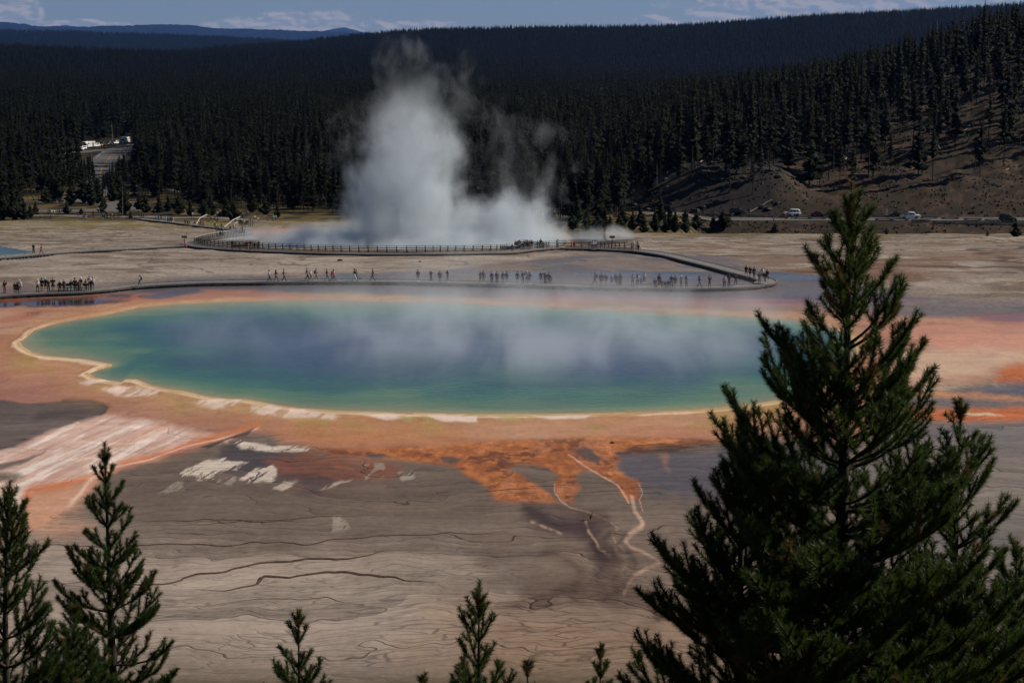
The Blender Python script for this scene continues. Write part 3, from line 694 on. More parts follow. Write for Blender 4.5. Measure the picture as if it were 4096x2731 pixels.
def trunk_mesh(H, r0, seed, stubs=0):
    r = random.Random(seed); m = MB(); bx, by = r.uniform(-.3, .3), r.uniform(-.3, .3)
    ax = lambda t: (bx * t * t, by * t * t, H * t)
    m.tube([ax(0), ax(.03), ax(.3), ax(.6), ax(.85), ax(1)], [r0 * 1.35, r0, r0 * .8, r0 * .55, r0 * .3, .02], 6)
    for i in range(stubs):
        t = r.uniform(.15, .9); p = Vector(ax(t)); a = r.random() * 6.28; L = r.uniform(.3, 1.5) * (1.1 - t)
        m.tube([p, p + Vector((math.cos(a) * L * .6, math.sin(a) * L * .6, -.05 * L)), p + Vector((math.cos(a) * L, math.sin(a) * L, r.uniform(-.3, .3) * L))], [.04, .03, .012], 3)
    return m.mesh('trunk')
PROTO = []                      # tall lodgepoles: (crown, trunk, height)
for k, (H, R, z0) in enumerate(((20, 1.9, 7.0), (18, 1.6, 7.5), (21, 2.2, 5.5), (17, 2.0, 4.0), (19, 1.5, 9.0), (15, 2.3, 2.0))):
    c = crown_mesh(H, R, z0, 40, 60 + k); c.materials.append(fol)
    t = trunk_mesh(H, .17, 80 + k, 10); t.materials.append(bark); PROTO.append((c, t, H))
BUSHY = []                      # young pines, foliage to the ground
for k, (H, R) in enumerate(((6.0, 1.9), (5.0, 2.1), (7.0, 2.0), (4.2, 1.3))):
    c = crown_mesh(H, R, .25, 34, 160 + k, .0, .18); c.materials.append(fol2)
    t = trunk_mesh(H, .10, 180 + k); t.materials.append(bark); BUSHY.append((c, t, H))
SNAG = []
for k, H in enumerate((13, 10, 16)):
    t = trunk_mesh(H, .15, 220 + k, 26); t.materials.append(grey_wood); SNAG.append(t)

# where trees may not stand: the cleared strips through which the roads show
CLEAR = [[(300,608),(345,574),(520,546),(542,556),(540,588),(470,610),(428,655),(405,690),(384,690),(386,650),(396,622),(345,614)], [(205,602),(330,598),(330,622),(205,628)],
         [(95,790),(330,785),(560,800),(560,850),(700,880),(560,880),(95,870)], [(490,735),(560,745),(720,765),(720,775),(560,762),(480,750)]]
def in_poly(px, py, P):
    c = np.zeros(np.shape(px), bool); n = len(P)
    for i in range(n):
        ax, ay = P[i]; bx, by = P[(i + 1) % n]
        c ^= ((ay > py) != (by > py)) & (px < (bx - ax) * (py - ay) / (by - ay + 1e-12) + ax)
    return c
def blocked(x_, y_, z_, H):
    bad = np.zeros(x_.shape, bool)
    for P in CLEAR:
        for f in (0.0, .2, .4, .6, .8, 1.0):
            u_, v_ = proj(x_, y_, z_ + H * f)
            for du in (-7, 0, 7): bad |= in_poly(u_ + du, v_, P)
    return bad
def scatter(d0, d1, spacing, u0=-.40, u1=.40):
    """jittered points on the ground between two distances"""
    A_ = (d1 - d0) * ((u1 - u0) * (d0 + d1) / 2) ; n = int(A_ / spacing ** 2)
    d = np.sqrt(rng.random(n) * (d1 ** 2 - d0 ** 2) + d0 ** 2); u = u0 + (u1 - u0) * rng.random(n)
    return u * d, d
cand = []
a, b_ = scatter(486, 760, 4.1); cand.append((a, b_))
a, b_ = scatter(760, 1400, 4.9); cand.append((a, b_))
a, b_ = scatter(1400, 2420, 7.0); cand.append((a, b_))
fx_ = np.concatenate([c[0] for c in cand]); fy_ = np.concatenate([c[1] for c in cand]); fz_ = hz(fx_, fy_)
fu = fx_ / fy_ * F + CX
ph = fbm(fx_ / 45, fy_ / 45, 3, 401)
keep = np.ones(fx_.size, bool)
# forest edge: left behind the parking loop, centre close to the flat, right only on the hill
left = fu < 950; mid = (fu >= 950) & (fu < 2500); rightm = fu >= 2500
keep &= ~(left & (fy_ < np.interp(fu, [-2500, 60, 140, 450, 950], [486, 500, 622, 605, 545])))
keep &= ~(mid & (fy_ < np.interp(fu, [950, 1300, 2300, 2500], [545, 520, 486, 486])))
onhill = rightm & (fy_ < 900)
dens = np.interp(fu, [2500, 2800, 3200, 4096, 6000], [.75, .5, .5, .42, .4])
# denser wood towards the crest, open slope lower down
pv = proj(fx_, fy_, fz_)[1]
open_ = np.clip((fy_ - 560) / 150, 0, 1)
dens = dens * (.34 + 1.3 * open_ ** 1.1) * np.where(fu > 3050, 1, 1.3) * np.where(fu > 3500, .62, 1) + .10 * (fu < 3100)
keep &= ~(onhill & ((rng.random(fx_.size) > dens * (.5 + ph)) | (fy_ < np.where(fu < 3100, 536, 552))))
Hs = np.where(fy_ < 640, np.where(fu > 2500, .95, .74), .95) * (0.55 + .7 * rng.random(fx_.size)) * (.85 + .3 * ph)
keep &= ~(rightm & (fy_ < 526) )
b1 = blocked(fx_, fy_, fz_, 19 * Hs); Hs = np.where(b1, Hs * .42, Hs); keep &= ~(b1 & blocked(fx_, fy_, fz_, 19 * Hs))
fx_, fy_, fz_, Hs, fu = [a[keep] for a in (fx_, fy_, fz_, Hs, fu)]
order = np.argsort(fy_)
vis = np.abs(fx_ / fy_) < .292
nearest = [i for i in order if vis[i]]
hillpick = [i for i in nearest if fu[i] > 2550 and fy_[i] < 900][:130]
rest = [i for i in nearest if i not in set(hillpick)][:112]
pick = hillpick + rest
def add_tree(kind, loc, H, label, group, cat='tree', name='pine_tree', idx=None):
    lib = PROTO if kind == 'tall' else BUSHY
    k = random.randrange(len(lib)) if idx is None else idx
    c, t, h0 = lib[k]
    e = empty(name, loc, random.random() * 6.28, H / h0); tag(e, label, cat, group)
    link('trunk', t, None, e); link('crown', c, None, e)
    return e
first = None; crown_o = []; trunk_o = []
for n_, i in enumerate(pick):
    hill = n_ < len(hillpick)
    e = add_tree('tall', (fx_[i], fy_[i], fz_[i] - .2), Hs[i] * 19.5,
                 'dark lodgepole pine on the dry slope above the right hand road' if hill else 'dark lodgepole pine in the front ranks of the valley forest',
                 'pines on the right hand slope' if hill else 'pines along the front of the forest', idx=n_ % 6)
    if n_ < 6:
        crown_o.append(e.children[1]); trunk_o.append(e.children[0])
mask = np.ones(fx_.size, bool); mask[pick] = False
def forest(name, xs, ys, zs, sc, label):
    me = bpy.data.meshes.new(name); me.vertices.add(len(xs))
    me.vertices.foreach_set('co', np.stack([xs, ys, zs], 1).astype(np.float32).ravel())
    a_ = me.attributes.new('size', 'FLOAT', 'POINT'); a_.data.foreach_set('value', sc.astype(np.float32))
    a_ = me.attributes.new('turn', 'FLOAT', 'POINT'); a_.data.foreach_set('value', (rng.random(len(xs)) * 6.28).astype(np.float32))
    a_ = me.attributes.new('tilt', 'FLOAT', 'POINT'); a_.data.foreach_set('value', (rng.normal(size=len(xs)) * .035).astype(np.float32))
    a_ = me.attributes.new('pick', 'INT', 'POINT'); a_.data.foreach_set('value', rng.integers(0, 6, len(xs)).astype(np.int32))
    o = link(name, me); tag(o, label, 'forest', None, 'stuff')
    ng = bpy.data.node_groups.new(name, 'GeometryNodeTree')
    ng.interface.new_socket('Geometry', in_out='INPUT', socket_type='NodeSocketGeometry')
    ng.interface.new_socket('Geometry', in_out='OUTPUT', socket_type='NodeSocketGeometry')
    N = ng.nodes; L = ng.links; gi = N.new('NodeGroupInput'); go = N.new('NodeGroupOutput')
    def at(nm, ty):
        n = N.new('GeometryNodeInputNamedAttribute'); n.data_type = ty; n.inputs['Name'].default_value = nm
        return n.outputs['Attribute']
    jo = N.new('GeometryNodeJoinGeometry')
    for src in (crown_o, trunk_o):
        jn = N.new('GeometryNodeJoinGeometry')
        for ob in src:
            oi = N.new('GeometryNodeObjectInfo'); oi.transform_space = 'ORIGINAL'; oi.inputs['As Instance'].default_value = True
            oi.inputs['Object'].default_value = ob; L.new(oi.outputs['Geometry'], jn.inputs[0])
        ip = N.new('GeometryNodeInstanceOnPoints'); ip.inputs['Pick Instance'].default_value = True
        L.new(gi.outputs[0], ip.inputs['Points']); L.new(jn.outputs[0], ip.inputs['Instance']); L.new(at('pick', 'INT'), ip.inputs['Instance Index'])
        cx = N.new('ShaderNodeCombineXYZ'); L.new(at('turn', 'FLOAT'), cx.inputs[2]); L.new(at('tilt', 'FLOAT'), cx.inputs[0]); L.new(cx.outputs[0], ip.inputs['Rotation'])
        L.new(at('size', 'FLOAT'), ip.inputs['Scale']); L.new(ip.outputs[0], jo.inputs[0])
    L.new(jo.outputs[0], go.inputs[0])
    md = o.modifiers.new('trees', 'NODES'); md.node_group = ng
    return o
forest('forest', fx_[mask], fy_[mask], fz_[mask] - .2, Hs[mask], 'dense dark green forest filling the valley behind the steaming springs')
def on_ridge(R, spacing, extra=1.0, lim=1.02):
    us, ts, X_, D, Z = R; d0, d1 = D[0, 0], D[0, -1]
    dl = D[0, 33]
    A_ = (dl - d0) * .72 * (d0 + dl) / 2; n = int(A_ / spacing ** 2)
    d = np.sqrt(rng.random(n) * ((dl * lim) ** 2 - d0 ** 2) + d0 ** 2); u = (rng.random(n) - .5) * .66
    iu = (u - us[0]) / (us[1] - us[0]); i0 = np.clip(iu.astype(int), 0, len(us) - 2); fu_ = iu - i0
    j = np.clip(np.searchsorted(D[0], d) - 1, 0, D.shape[1] - 2); fj = (d - D[0][j]) / (D[0][j + 1] - D[0][j])
    zz = (Z[i0, j] * (1 - fu_) + Z[i0 + 1, j] * fu_) * (1 - fj) + (Z[i0, j + 1] * (1 - fu_) + Z[i0 + 1, j + 1] * fu_) * fj
    return u * d, d, zz - .5, (.6 + .7 * rng.random(n)) * extra
xs, ys, zs, sc = on_ridge(RB, 8.0)
pb = fbm(xs / 60, ys / 60, 3, 411); uu = xs / ys * F + CX; vv = proj(xs, ys, zs)[1]
gap = (uu > 1000) & (uu < 1600) & (pb > .56) | (uu > 250) & (uu < 700) & (pb > .62)
forest('forest', xs[~gap], ys[~gap], zs[~gap], sc[~gap], 'nearly black wooded ridge beyond the valley forest')
forest('forest', *on_ridge(RD, 9.0), 'wooded blue black mountain side stretching across the right half of the horizon')
forest('forest', *on_ridge(RC, 21.0, 1.5), 'dim wooded ridge below the far blue hills on the left')

# scattered bushy pines and small trees near the left meadow and the right bank
yp = [(15,878,112),(58,880,122),(95,879,90),(122,876,58),(143,857,52),(185,815,62),(268,856,58),(283,822,92),(326,857,26),(411,850,60),(419,830,40),(583,850,78),(556,838,64),(619,788,60),(636,852,72),(673,846,66),(714,858,76),(762,864,62),(815,864,66),(846,862,70),(905,868,84),(935,888,104),(1010,850,90),(1060,858,80),(522,875,34),(335,812,120),(362,822,110),(392,815,105),(452,808,95),(478,800,115),(232,806,120),(215,800,110),(240,850,18),(1110,870,60),(498,862,118),
      (2290,921,70),(2340,924,62),(2390,926,74),(2440,922,60),(2480,928,66),(2530,925,84),(2575,930,70),(2620,927,90),(2660,930,72),(2700,930,88),(2742,931,100),(2785,921,88),(2852,919,64),(2892,919,82),(2240,915,54),(2420,910,80),(2560,905,84),(2680,908,90),(2350,905,60),(2490,905,90),(3098,926,36),(3950,944,24),(4062,947,74),(3545,938,30),(4150,940,80),(2310,890,90),(2640,885,100),(2200,895,70)]
NUM = 'first second third fourth fifth sixth seventh eighth ninth tenth eleventh twelfth thirteenth fourteenth fifteenth sixteenth seventeenth eighteenth nineteenth twentieth'.split(); NUM += ['twenty-' + q for q in NUM[:9]] + ['thirtieth'] + ['thirty-' + q for q in NUM[:9]]
cnt_ = {}
for px, py, hp in sorted(yp):
    p = hit(px, py); H = hp * p[1] / F
    where = 'beside the parking loop and the far path' if px < 1200 else ('at the far edge of the flats' if px < 2800 else 'on the bank below the right hand road')
    add_tree('bushy', p - [0, 0, .1], H, NUM[cnt_.setdefault(where, 0)] + ' bushy young pine from left ' + where, 'bushy pines ' + where, name='young_pine', idx=(2 if hp > 85 else None)); cnt_[where] += 1
# dead trees
def snag(px, py, hp, lean, label, grp='grey dead standing trunks'):
    p = hit(px, py); k = random.randrange(3); me = SNAG[k]; H = (13, 10, 16)[k]
    o = link('dead_tree', me, None, None, p - [0, 0, .2]); s_ = hp * p[1] / F / H; o.scale = (s_ * .8, s_ * .8, s_)
    o.rotation_euler = (0, lean, random.random() * .3); tag(o, label, 'dead tree', grp)
for px, py, hp in ((260,560,90),(300,545,80),(358,545,95),(450,560,80),(700,640,110),(535,740,95),(753,775,75),(1170,760,110),(1345,740,100),(985,760,80),(945,800,90),(1245,690,90),(1205,710,80),(2175,650,60),(2100,640,60),(2330,690,70),(2440,600,90),(1490,660,100)):
    snag(px, py, hp, random.uniform(-.05, .05), 'pale bare dead trunk standing among the dark forest pines')
for k in range(34):
    snag(random.choice([random.uniform(20, 1250), random.uniform(2100, 2700)]), random.uniform(640, 770), random.uniform(70, 125), random.uniform(-.08, .08), 'pale bare dead trunk standing among the dark forest pines')
for n_, (px, py, hp, ln, tx) in enumerate(((3180,392,120,-.35,'leaning bare pole sticking out of the pines left of the hill'), (3885,615,62,-.1,'short forked snag on the open hillside'),
        (4085,590,58,-.12,'pale snag at the far right edge of the hillside'), (3645,580,60,.05,'thin snag beside a tall dark pine on the slope'), (3300,630,70,.05,'bare snag on the middle of the slope'),
        (491,884,150,.02,'tall bare snag beside the far walkway on the left'), (3745,210,130,.0,'thin bare pole on the hill crest at right'))):
    snag(px, py, hp, ln, tx, None)
# fallen logs on the slope
def log(a, b, r, label, grp=None):
    p = hit(*a); q = hit(*b); p[2] += r; q[2] += r
    m = MB(); c = (p + q) / 2
    pts = [Vector(p + (q - p) * t - c) + Vector((0, 0, random.uniform(-.1, .15))) for t in (0, .25, .5, .75, 1)]
    m.tube(pts, [r, r * .9, r * .75, r * .55, r * .3], 7)
    for k in range(5):
        t = random.uniform(.2, .95); s0 = Vector(p + (q - p) * t - c); m.tube([s0, s0 + Vector((random.uniform(-.8, .8), random.uniform(-.5, .2), random.uniform(.2, 1.0)))], [.05, .015], 4)
    o = m.build('fallen_log', grey_wood); o.location = c; tag(o, label, 'log', grp)
LOGS = (((2800,652),(2872,604)), ((3852,534),(3903,474)), ((4030,595),(4100,590)), ((4022,682),(4068,662)), ((3650,405),(3668,398)), ((2700,622),(2780,585)), ((2300,745),(2370,700)), ((3240,760),(3330,762)), ((2560,690),(2620,668)), ((3000,850),(3090,800)), ((3980,700),(4040,720)), ((2480,700),(2520,690)), ((3380,640),(3440,600)), ((2380,720),(2440,735)), ((3760,600),(3740,560)))
lrank = sorted(range(4, len(LOGS)), key=lambda i: LOGS[i][0][0])
for k, (a, b) in enumerate(LOGS):
    log(a, b, .16 if k else .2, ('long pale fallen log at the left foot of the open slope', 'bleached leaning log beside the forked snag on the hillside', 'pale log lying level at the right edge of the hillside', 'short thick bleached log low on the right hillside')[k] if k < 4 else NUM[lrank.index(k)] + ' short grey fallen log from left on the dry hillside', None if k < 4 else 'fallen logs on the hillside')

# scrub on the bank and the slope
def scrub(n, seed):
    g = np.random.default_rng(seed); d = g.uniform(500, 760, n * 3); u = g.uniform(2450, 4700, n * 3); x_ = (u - CX) / F * d
    k = ((np.abs(d - 519) > 6.5) & (fbm(x_ / 9, d / 9, 3, 12) > .44)); x_, d = x_[k][:n], d[k][:n]; z_ = hz(x_, d); m = len(x_)
    V = []; 
    for q in range(5):
        a = g.uniform(0, 6.28, m); s_ = g.uniform(.15, .6, m); hh = g.uniform(.2, .8, m) * s_ * 1.4
        c0 = np.stack([x_ + np.cos(a) * s_, d + np.sin(a) * s_, z_ - .1], 1); c1 = np.stack([x_ - np.sin(a) * s_, d + np.cos(a) * s_, z_ - .1], 1); c2 = np.stack([x_ + np.cos(a) * s_ * .4, d + np.sin(a) * s_ * .4, z_ + hh], 1)
        V.append(np.stack([c0, c1, c2], 1).reshape(-1, 3))
    V = np.concatenate(V); me = mesh_np('scrub', V, np.arange(len(V)).reshape(-1, 3))
    tag(link('scrub', me, mat('scrub_leaves', (.05, .04, .022), .9, var=.6, nscale=.4)), 'dry low scrub dotting the slope and bank by the road', 'scrub', None, 'stuff')
scrub(9000, 5)

# ------------------------------------------------------------------ haze and steam
def vol_box(name, lo, hi, build, rate, label, cat, homog=False):
    m_ = MB().box(lo[0], hi[0], lo[1], hi[1], lo[2], hi[2]); mt = bpy.data.materials.new(name); mt.use_nodes = True
    h = Nd(mt.node_tree); h.n.clear(); o_ = h.new('ShaderNodeOutputMaterial'); pv_ = h.new('ShaderNodeVolumePrincipled')
    build(h, pv_); h.l.new(pv_.outputs[0], o_.inputs['Volume'])
    try: mt.cycles.volume_step_rate = rate
    except Exception: pass
    if homog: mt.cycles.homogeneous_volume = True
    ob = m_.build(name, mt); tag(ob, label, cat, None, 'stuff'); return ob
def hz_b(h, p):
    p.inputs['Density'].default_value = 0.0000125; p.inputs['Color'].default_value = (.17, .38, 1, 1); p.inputs['Anisotropy'].default_value = 0.1
vol_box('haze', (-32000, -130, -900), (32000, 56000, 1500), hz_b, 1, 'thin blue haze over the far ridges', 'haze', True)
def plume(h, p):
    t = h.new('ShaderNodeTexCoord'); a, c, z_ = h.sep(t.outputs['Object'])
    P = t.outputs['Object']
    w1 = h.noise(P, .09, 4.0, .6) - .5
    w2 = h.noise(h.vec(a + 40.0, c + 9.0, z_ + 3.0), .09, 3.0, .6) - .5
    n = h.noise(h.vec(a * 1.0, c * 1.0, z_ * .7), .2, 6.0, .64, .4)
    ax = a + w1 * 9.0; zz = z_ + w2 * 8.0; dc = (c - 368.0)
    cxn = h.curve(zz, [(-9, -22), (5, -22.5), (12, -20), (20, -21.5), (28, -20), (34, -21)])
    hw = h.curve(zz, [(-9, 15.5), (0, 14.5), (10, 13.5), (17, 12.0), (23, 9.5), (28, 6.5), (33, 4.0)])
    q = (ax - cxn) / hw; r_ = dc / (hw * .8 + 4.0)
    s1 = 1.0 - (q * q + r_ * r_)
    def ell(x0, z0, rx, rz, ry=13.0):
        u_ = (ax - x0) / rx; v_ = (zz - z0) / rz; w_ = dc / ry
        return 1.0 - (u_ * u_ + v_ * v_ + w_ * w_)
    s2 = ell(0.0, -6.0, 13.0, 11.0).max(ell(-12, -6, 14, 9.5)).max(ell(-34, -8, 14, 6.0))
    s3 = ell(2.0, 9.0, 15.0, 14.0) * .36
    s3 = s3.max(ell(-31.0, 13.0, 10.0, 11.0) * .30).max(ell(-12.0, 22.0, 10.0, 12.0) * .42).max(ell(-22.0, 30.0, 8.0, 8.0) * .42)
    s4 = ell(-20, -9, 50, 7.0, 30) * 1.3
    S1 = s1.max(s2).max(s4 * .95)
    d1 = h.ss(S1 + (n - .5) * 2.5, .08, 1.5) * .30 * h.ss(zz, 31.0, -2.0, .0, 1.0)
    d2 = h.ss(s3 + (n - .5) * 2.6, .25, 1.0) * .045
    h.put(p.inputs['Density'], d1.max(d2)); p.inputs['Color'].default_value = (.87, .94, 1.0, 1); p.inputs['Anisotropy'].default_value = .0
vol_box('geyser_steam', (-66, 336, -7.9), (19, 402, 40), plume, .16, 'tall white steam plume rising behind the railed boardwalk', 'steam')
def lake(h, p):
    t = h.new('ShaderNodeTexCoord'); a, c, z_ = h.sep(t.outputs['Object'])
    n = h.noise(h.vec(a * .85, c * .28, z_ * .5), .16, 4.0, .6, .7)
    n2 = h.noise(h.vec(a * .25, c * .15, z_ * .1), .12, 2.0, .5)
    e1 = (a + 1.0) / 40.0; e2 = (c - 205.0) / 40.0
    f1 = (a + 9.0) / 9.0; f2 = (c - 246.0) / 14.0
    msk = h.ss(e1 * e1 + e2 * e2, 1.2, .35)
    b1 = (a - 8.0) / 27.0; b2 = (c - 200.0) / 34.0
    core = h.ss(b1 * b1 + b2 * b2, 1.5, .0)
    f = h.ss(n, .32, .74) * .9 + .1
    dn = msk.max(h.ss(f1 * f1 + f2 * f2, 1.2, .2) * .8) * f * (h.ss(n2, .38, .62) * .7 + .62 + core * 1.4) * h.ss(z_, 4.4, .2)
    h.put(p.inputs['Density'], dn * .046); p.inputs['Color'].default_value = (.86, .93, 1.0, 1); p.inputs['Anisotropy'].default_value = .2
vol_box('spring_steam', (-42, 168, .12), (40, 262, 4.6), lake, .13, 'thin low steam drifting over the wide blue hot spring', 'steam')
def vent(h, p):
    t = h.new('ShaderNodeTexCoord'); a, c, z_ = h.sep(t.outputs['Object'])
    n = h.noise(t.outputs['Object'], .3, 4.0, .6); u_ = (a - 20.5) / 6.0; v_ = (z_ + 6.5) / 3.2; w_ = (c - 372.0) / 7.0
    h.put(p.inputs['Density'], h.ss(1.0 - (u_ * u_ + v_ * v_ + w_ * w_) + (n - .5) * 2.4, .2, 1.0) * .14); p.inputs['Color'].default_value = (.95, .975, 1.0, 1)
vol_box('vent_steam', (19.5, 362, -10), (30, 382, -2.5), vent, .2, 'small puff of steam by the dark vent right of the plume', 'steam')
# ------------------------------------------------------------------ boardwalks
plank = mat('weathered_planks', (.21, .195, .18), .75, var=.25, nscale=1.5)
plank_d = mat('dark_timber', (.075, .066, .06), .85, var=.3, nscale=2)
plank_l = mat('pale_timber', (.42, .39, .35), .8, var=.2, nscale=2)
DK = .42
def smooth(pts, step):
    """Catmull-Rom through 3-D points, resampled at even spacing"""
    P = [np.array(p, float) for p in pts]; P = [2 * P[0] - P[1]] + P + [2 * P[-1] - P[-2]]; out = []
    for i in range(1, len(P) - 2):
        for t in np.linspace(0, 1, 24, endpoint=False):
            a, b, c, d = P[i - 1:i + 3]
            out.append(.5 * ((2 * b) + (-a + c) * t + (2 * a - 5 * b + 4 * c - d) * t * t + (-a + 3 * b - 3 * c + d) * t ** 3))
    out.append(P[-2]); out = np.array(out)
    s = np.concatenate([[0], np.cumsum(np.linalg.norm(np.diff(out, axis=0), axis=1))])
    n = max(2, int(round(s[-1] / step)) + 1); q = np.linspace(0, s[-1], n)
    return np.stack([np.interp(q, s, out[:, k]) for k in range(3)], 1)
def frames(P):
    T = np.gradient(P, axis=0); T[:, 2] = 0; T /= np.linalg.norm(T, axis=1)[:, None] + 1e-9
    return T, np.stack([T[:, 1], -T[:, 0], np.zeros(len(P))], 1)      # right-hand normal
def ribbon(P, off0, off1, z0, z1):
    T, N = frames(P); n = len(P); up = np.array([0, 0, 1.0])
    V = np.concatenate([P + N * off0 + up * z0, P + N * off1 + up * z0, P + N * off1 + up * z1, P + N * off0 + up * z1])
    fs = []
    for i in range(n - 1):
        for k in range(4):
            a, b = k * n + i, ((k + 1) % 4) * n + i
            fs.append((a, b, b + 1, a + 1))
    fs += [(0, 3 * n, 2 * n, n), (n - 1, 2 * n - 1, 3 * n - 1, 4 * n - 1)]
    return V, fs
def deck_pts(px, dk=DK):
    out = []
    for a, b in px:
        p = hit(a, b, dk, 90); out.append(p)
    return out
def boardwalk(px, wid, label, supp=1.7, over=.0, group='boardwalks over the thermal ground', z=None):
    P = smooth(deck_pts(px), .6); e = empty('boardwalk', P[0])
    tag(e, label, 'boardwalk', group)
    Q = P - P[0]; V, fs = ribbon(Q, -wid / 2, wid / 2, -.06, 0); link('deck', mesh_np('deck', V, fs), plank, e)
    for s_ in (-1, 1):
        V, fs = ribbon(Q, s_ * (wid / 2 + .03) - .03, s_ * (wid / 2 + .03) + .03, -.2, -.02); link('fascia', mesh_np('fascia', V, fs), plank_d, e)
        V, fs = ribbon(Q, s_ * (wid / 2 - .12) - .05, s_ * (wid / 2 - .12) + .05, .05, .12); link('kerb', mesh_np('kerb', V, fs), plank, e)
    L = (len(P) - 1) * .6; n = int(L / supp); sup = None
    T, N = frames(Q)
    for i in range(n):
        k = min(len(P) - 1, int((i + .5) * supp / .6)); g = float(hz(P[k][0], P[k][1])); dz = P[k][2] - g
        ang = math.atan2(N[k][1], N[k][0])
        if sup is None:
            m = MB(); w2 = wid / 2
            m.box(-w2, w2, -.09, .09, -.36, -.2)
            for sx in (-w2 * .8, w2 * .8): m.box(sx - .28, sx + .28, -.18, .18, -.62, -.34, .1, .04)
            sup = m.mesh('support')
        o = link('support', sup, plank_d, e, Q[k]); o.rotation_euler = (0, 0, ang); o.scale = (1, 1, max(.6, min(3.0, dz / .5)))
        if i >= 98: break
    return P
NEAR = boardwalk([(-330,1206),(-150,1192),(0,1179),(130,1172),(280,1166),(390,1158),(540,1142),(700,1133),(850,1128),(1100,1125),(1300,1123),(1560,1124),(1750,1128),(1950,1133),(2150,1138),(2350,1144),(2550,1148),(2750,1150),(2900,1148),(2990,1143),(3045,1135)], 2.7,
    'long grey boardwalk crossing the front of the far shore, crowded with people')
BACK = boardwalk([(3030,1138),(3060,1131),(3068,1122),(3030,1108),(2950,1088),(2850,1062),(2750,1038),(2680,1021),(2600,1008),(2530,1001),(2450,997),(2360,993),(2250,991)], 2.7,
    'grey boardwalk arm running back from the right hand tip to the railed platform')
PLAT = boardwalk([(2260,990),(2180,992),(2100,999),(2020,1008),(1900,1011),(1750,1013),(1600,1014),(1450,1013),(1300,1010),(1150,1005),(1000,999),(880,992),(800,984),(752,975)], 3.0,
    'railed boardwalk in front of the steaming geyser crater')
LEFTB = boardwalk([(-160,1038),(0,1028),(150,1015),(300,1004),(450,996),(600,988),(680,984),(752,982)], 2.4,
    'low boardwalk running off to the left past the small blue pool', 1.3)
RAMP = boardwalk([(752,977),(790,962),(850,950),(920,940),(972,934),(990,927),(970,920),(920,915),(870,910),(800,902),(740,894),(680,887),(620,881),(560,874)], 2.5,
    'winding boardwalk climbing from the railed turn back to the far path')
def railing(px, label, side, supp=1.7, hgt=1.15, m_=plank_d, brace=True, group=None, rails=4, m_top=None):
    P = smooth(deck_pts(px), supp); e = empty('railing', P[0]); tag(e, label, 'railing', group); Q = P - P[0]; T, N = frames(Q)
    Q = Q + N * side; pm = None
    for k in range(rails):
        zt = hgt * (1 - k / rails) ; V, fs = ribbon(Q, -.04 if k else -.1, .04 if k else .1, zt - (.12 if k else .05), zt); link('rail', mesh_np('rail', V, fs), (m_top if k == 0 and m_top else m_), e)
    for k in range(min(len(Q), 95)):
        if pm is None:
            m = MB().box(-.06, .06, -.06, .06, -.5, hgt - .05)
            if brace: m.tube([(0, .05 * np.sign(side), hgt * .62), (0, .75 * np.sign(side), -.25)], .05, 4)
            pm = m.mesh('post')
        o = link('post', pm, m_, e, Q[k]); o.rotation_euler = (0, 0, math.atan2(N[k][1], N[k][0]) - math.pi / 2)
    return e
railing([(2060,1003),(2020,1008),(1900,1011),(1750,1013),(1600,1014),(1450,1013),(1300,1010),(1150,1005),(1000,999),(880,992),(800,984),(757,976)], 'long dark four rail railing along the boardwalk before the geyser steam', 1.45)
railing([(752,974),(790,962),(850,950),(920,940),(957,935)], 'sunlit pale railing sloping up right from the boardwalk turn', 1.2, m_top=plank_l)  # sun on the top rail put into its paler timber colour
railing([(2540,1001),(2450,997),(2360,993),(2260,991),(2190,992)], 'dark railing on the right arm of the platform behind the visitors', 1.3)
railing([(2190,992),(2160,994),(2120,988),(2085,984),(2070,992),(2062,1002)], 'short railing round the back of the viewing platform', .1, 1.6, brace=False)
railing([(560,872),(535,868),(500,866),(468,866)], 'short dark railing at the far end of the winding boardwalk', 1.0, 2.2, rails=3)
# pole fences beside the winding boardwalk
def poles(segs, label, m_):
    e = empty('pole_fence', hit(*segs[0][0])); o0 = np.array(e.location); tag(e, label, 'fence')
    for (a, za), (b, zb) in [((s[0], s[2]), (s[1], s[3])) for s in segs]:
        p = hit(*a); q = hit(*b); p[2] += za; q[2] += zb
        MB().tube([p - o0, q - o0], .13, 6).build('pole', m_, e)
    return e
poles([((783,902),(801,889),.2,1.2), ((801,889),(829,882),1.2,1.6)], 'bleached bent pole fence behind the person in red', plank_l)
poles([((829,884),(872,886),1.3,.1), ((829,887),(872,884),.1,1.3), ((829,886),(829,885),.0,1.4), ((872,886),(872,885),.0,1.3)], 'dark crossed pole fence above the winding boardwalk', plank_d)
poles([((897,912),(933,905),.2,1.6), ((933,905),(960,898),1.6,2.0), ((940,906),(962,902),.8,1.2), ((936,909),(935,908),.0,1.5)], 'pale pole fence running up to the crowd by the tall posts', plank_l)
poles([((996,905),(996,904),0,1.7), ((1003,906),(1003,905),0,2.3), ((1011,905),(1011,904),0,1.5)], 'three tall dark timber posts behind the crowd near the steam', plank_d)
poles([((1035,886),(1068,876),.2,1.1), ((1068,876),(1105,877),1.1,.8), ((1068,876),(1072,885),1.1,0)], 'low rail fence in the drifting steam beyond the crowd', plank_d)
poles([((95,858),(230,862),.5,.5), ((230,862),(330,864),.5,.5)], 'low pole barrier in front of the group at the far left', plank_d)
poles([((330,874),(480,877),.9,.9), ((330,875),(480,878),.5,.5), ((330,877),(330,875),0,1), ((405,878),(405,876),0,1), ((478,878),(478,876),0,1)], 'dark viewing rail lined with visitors at the far left', plank_d)
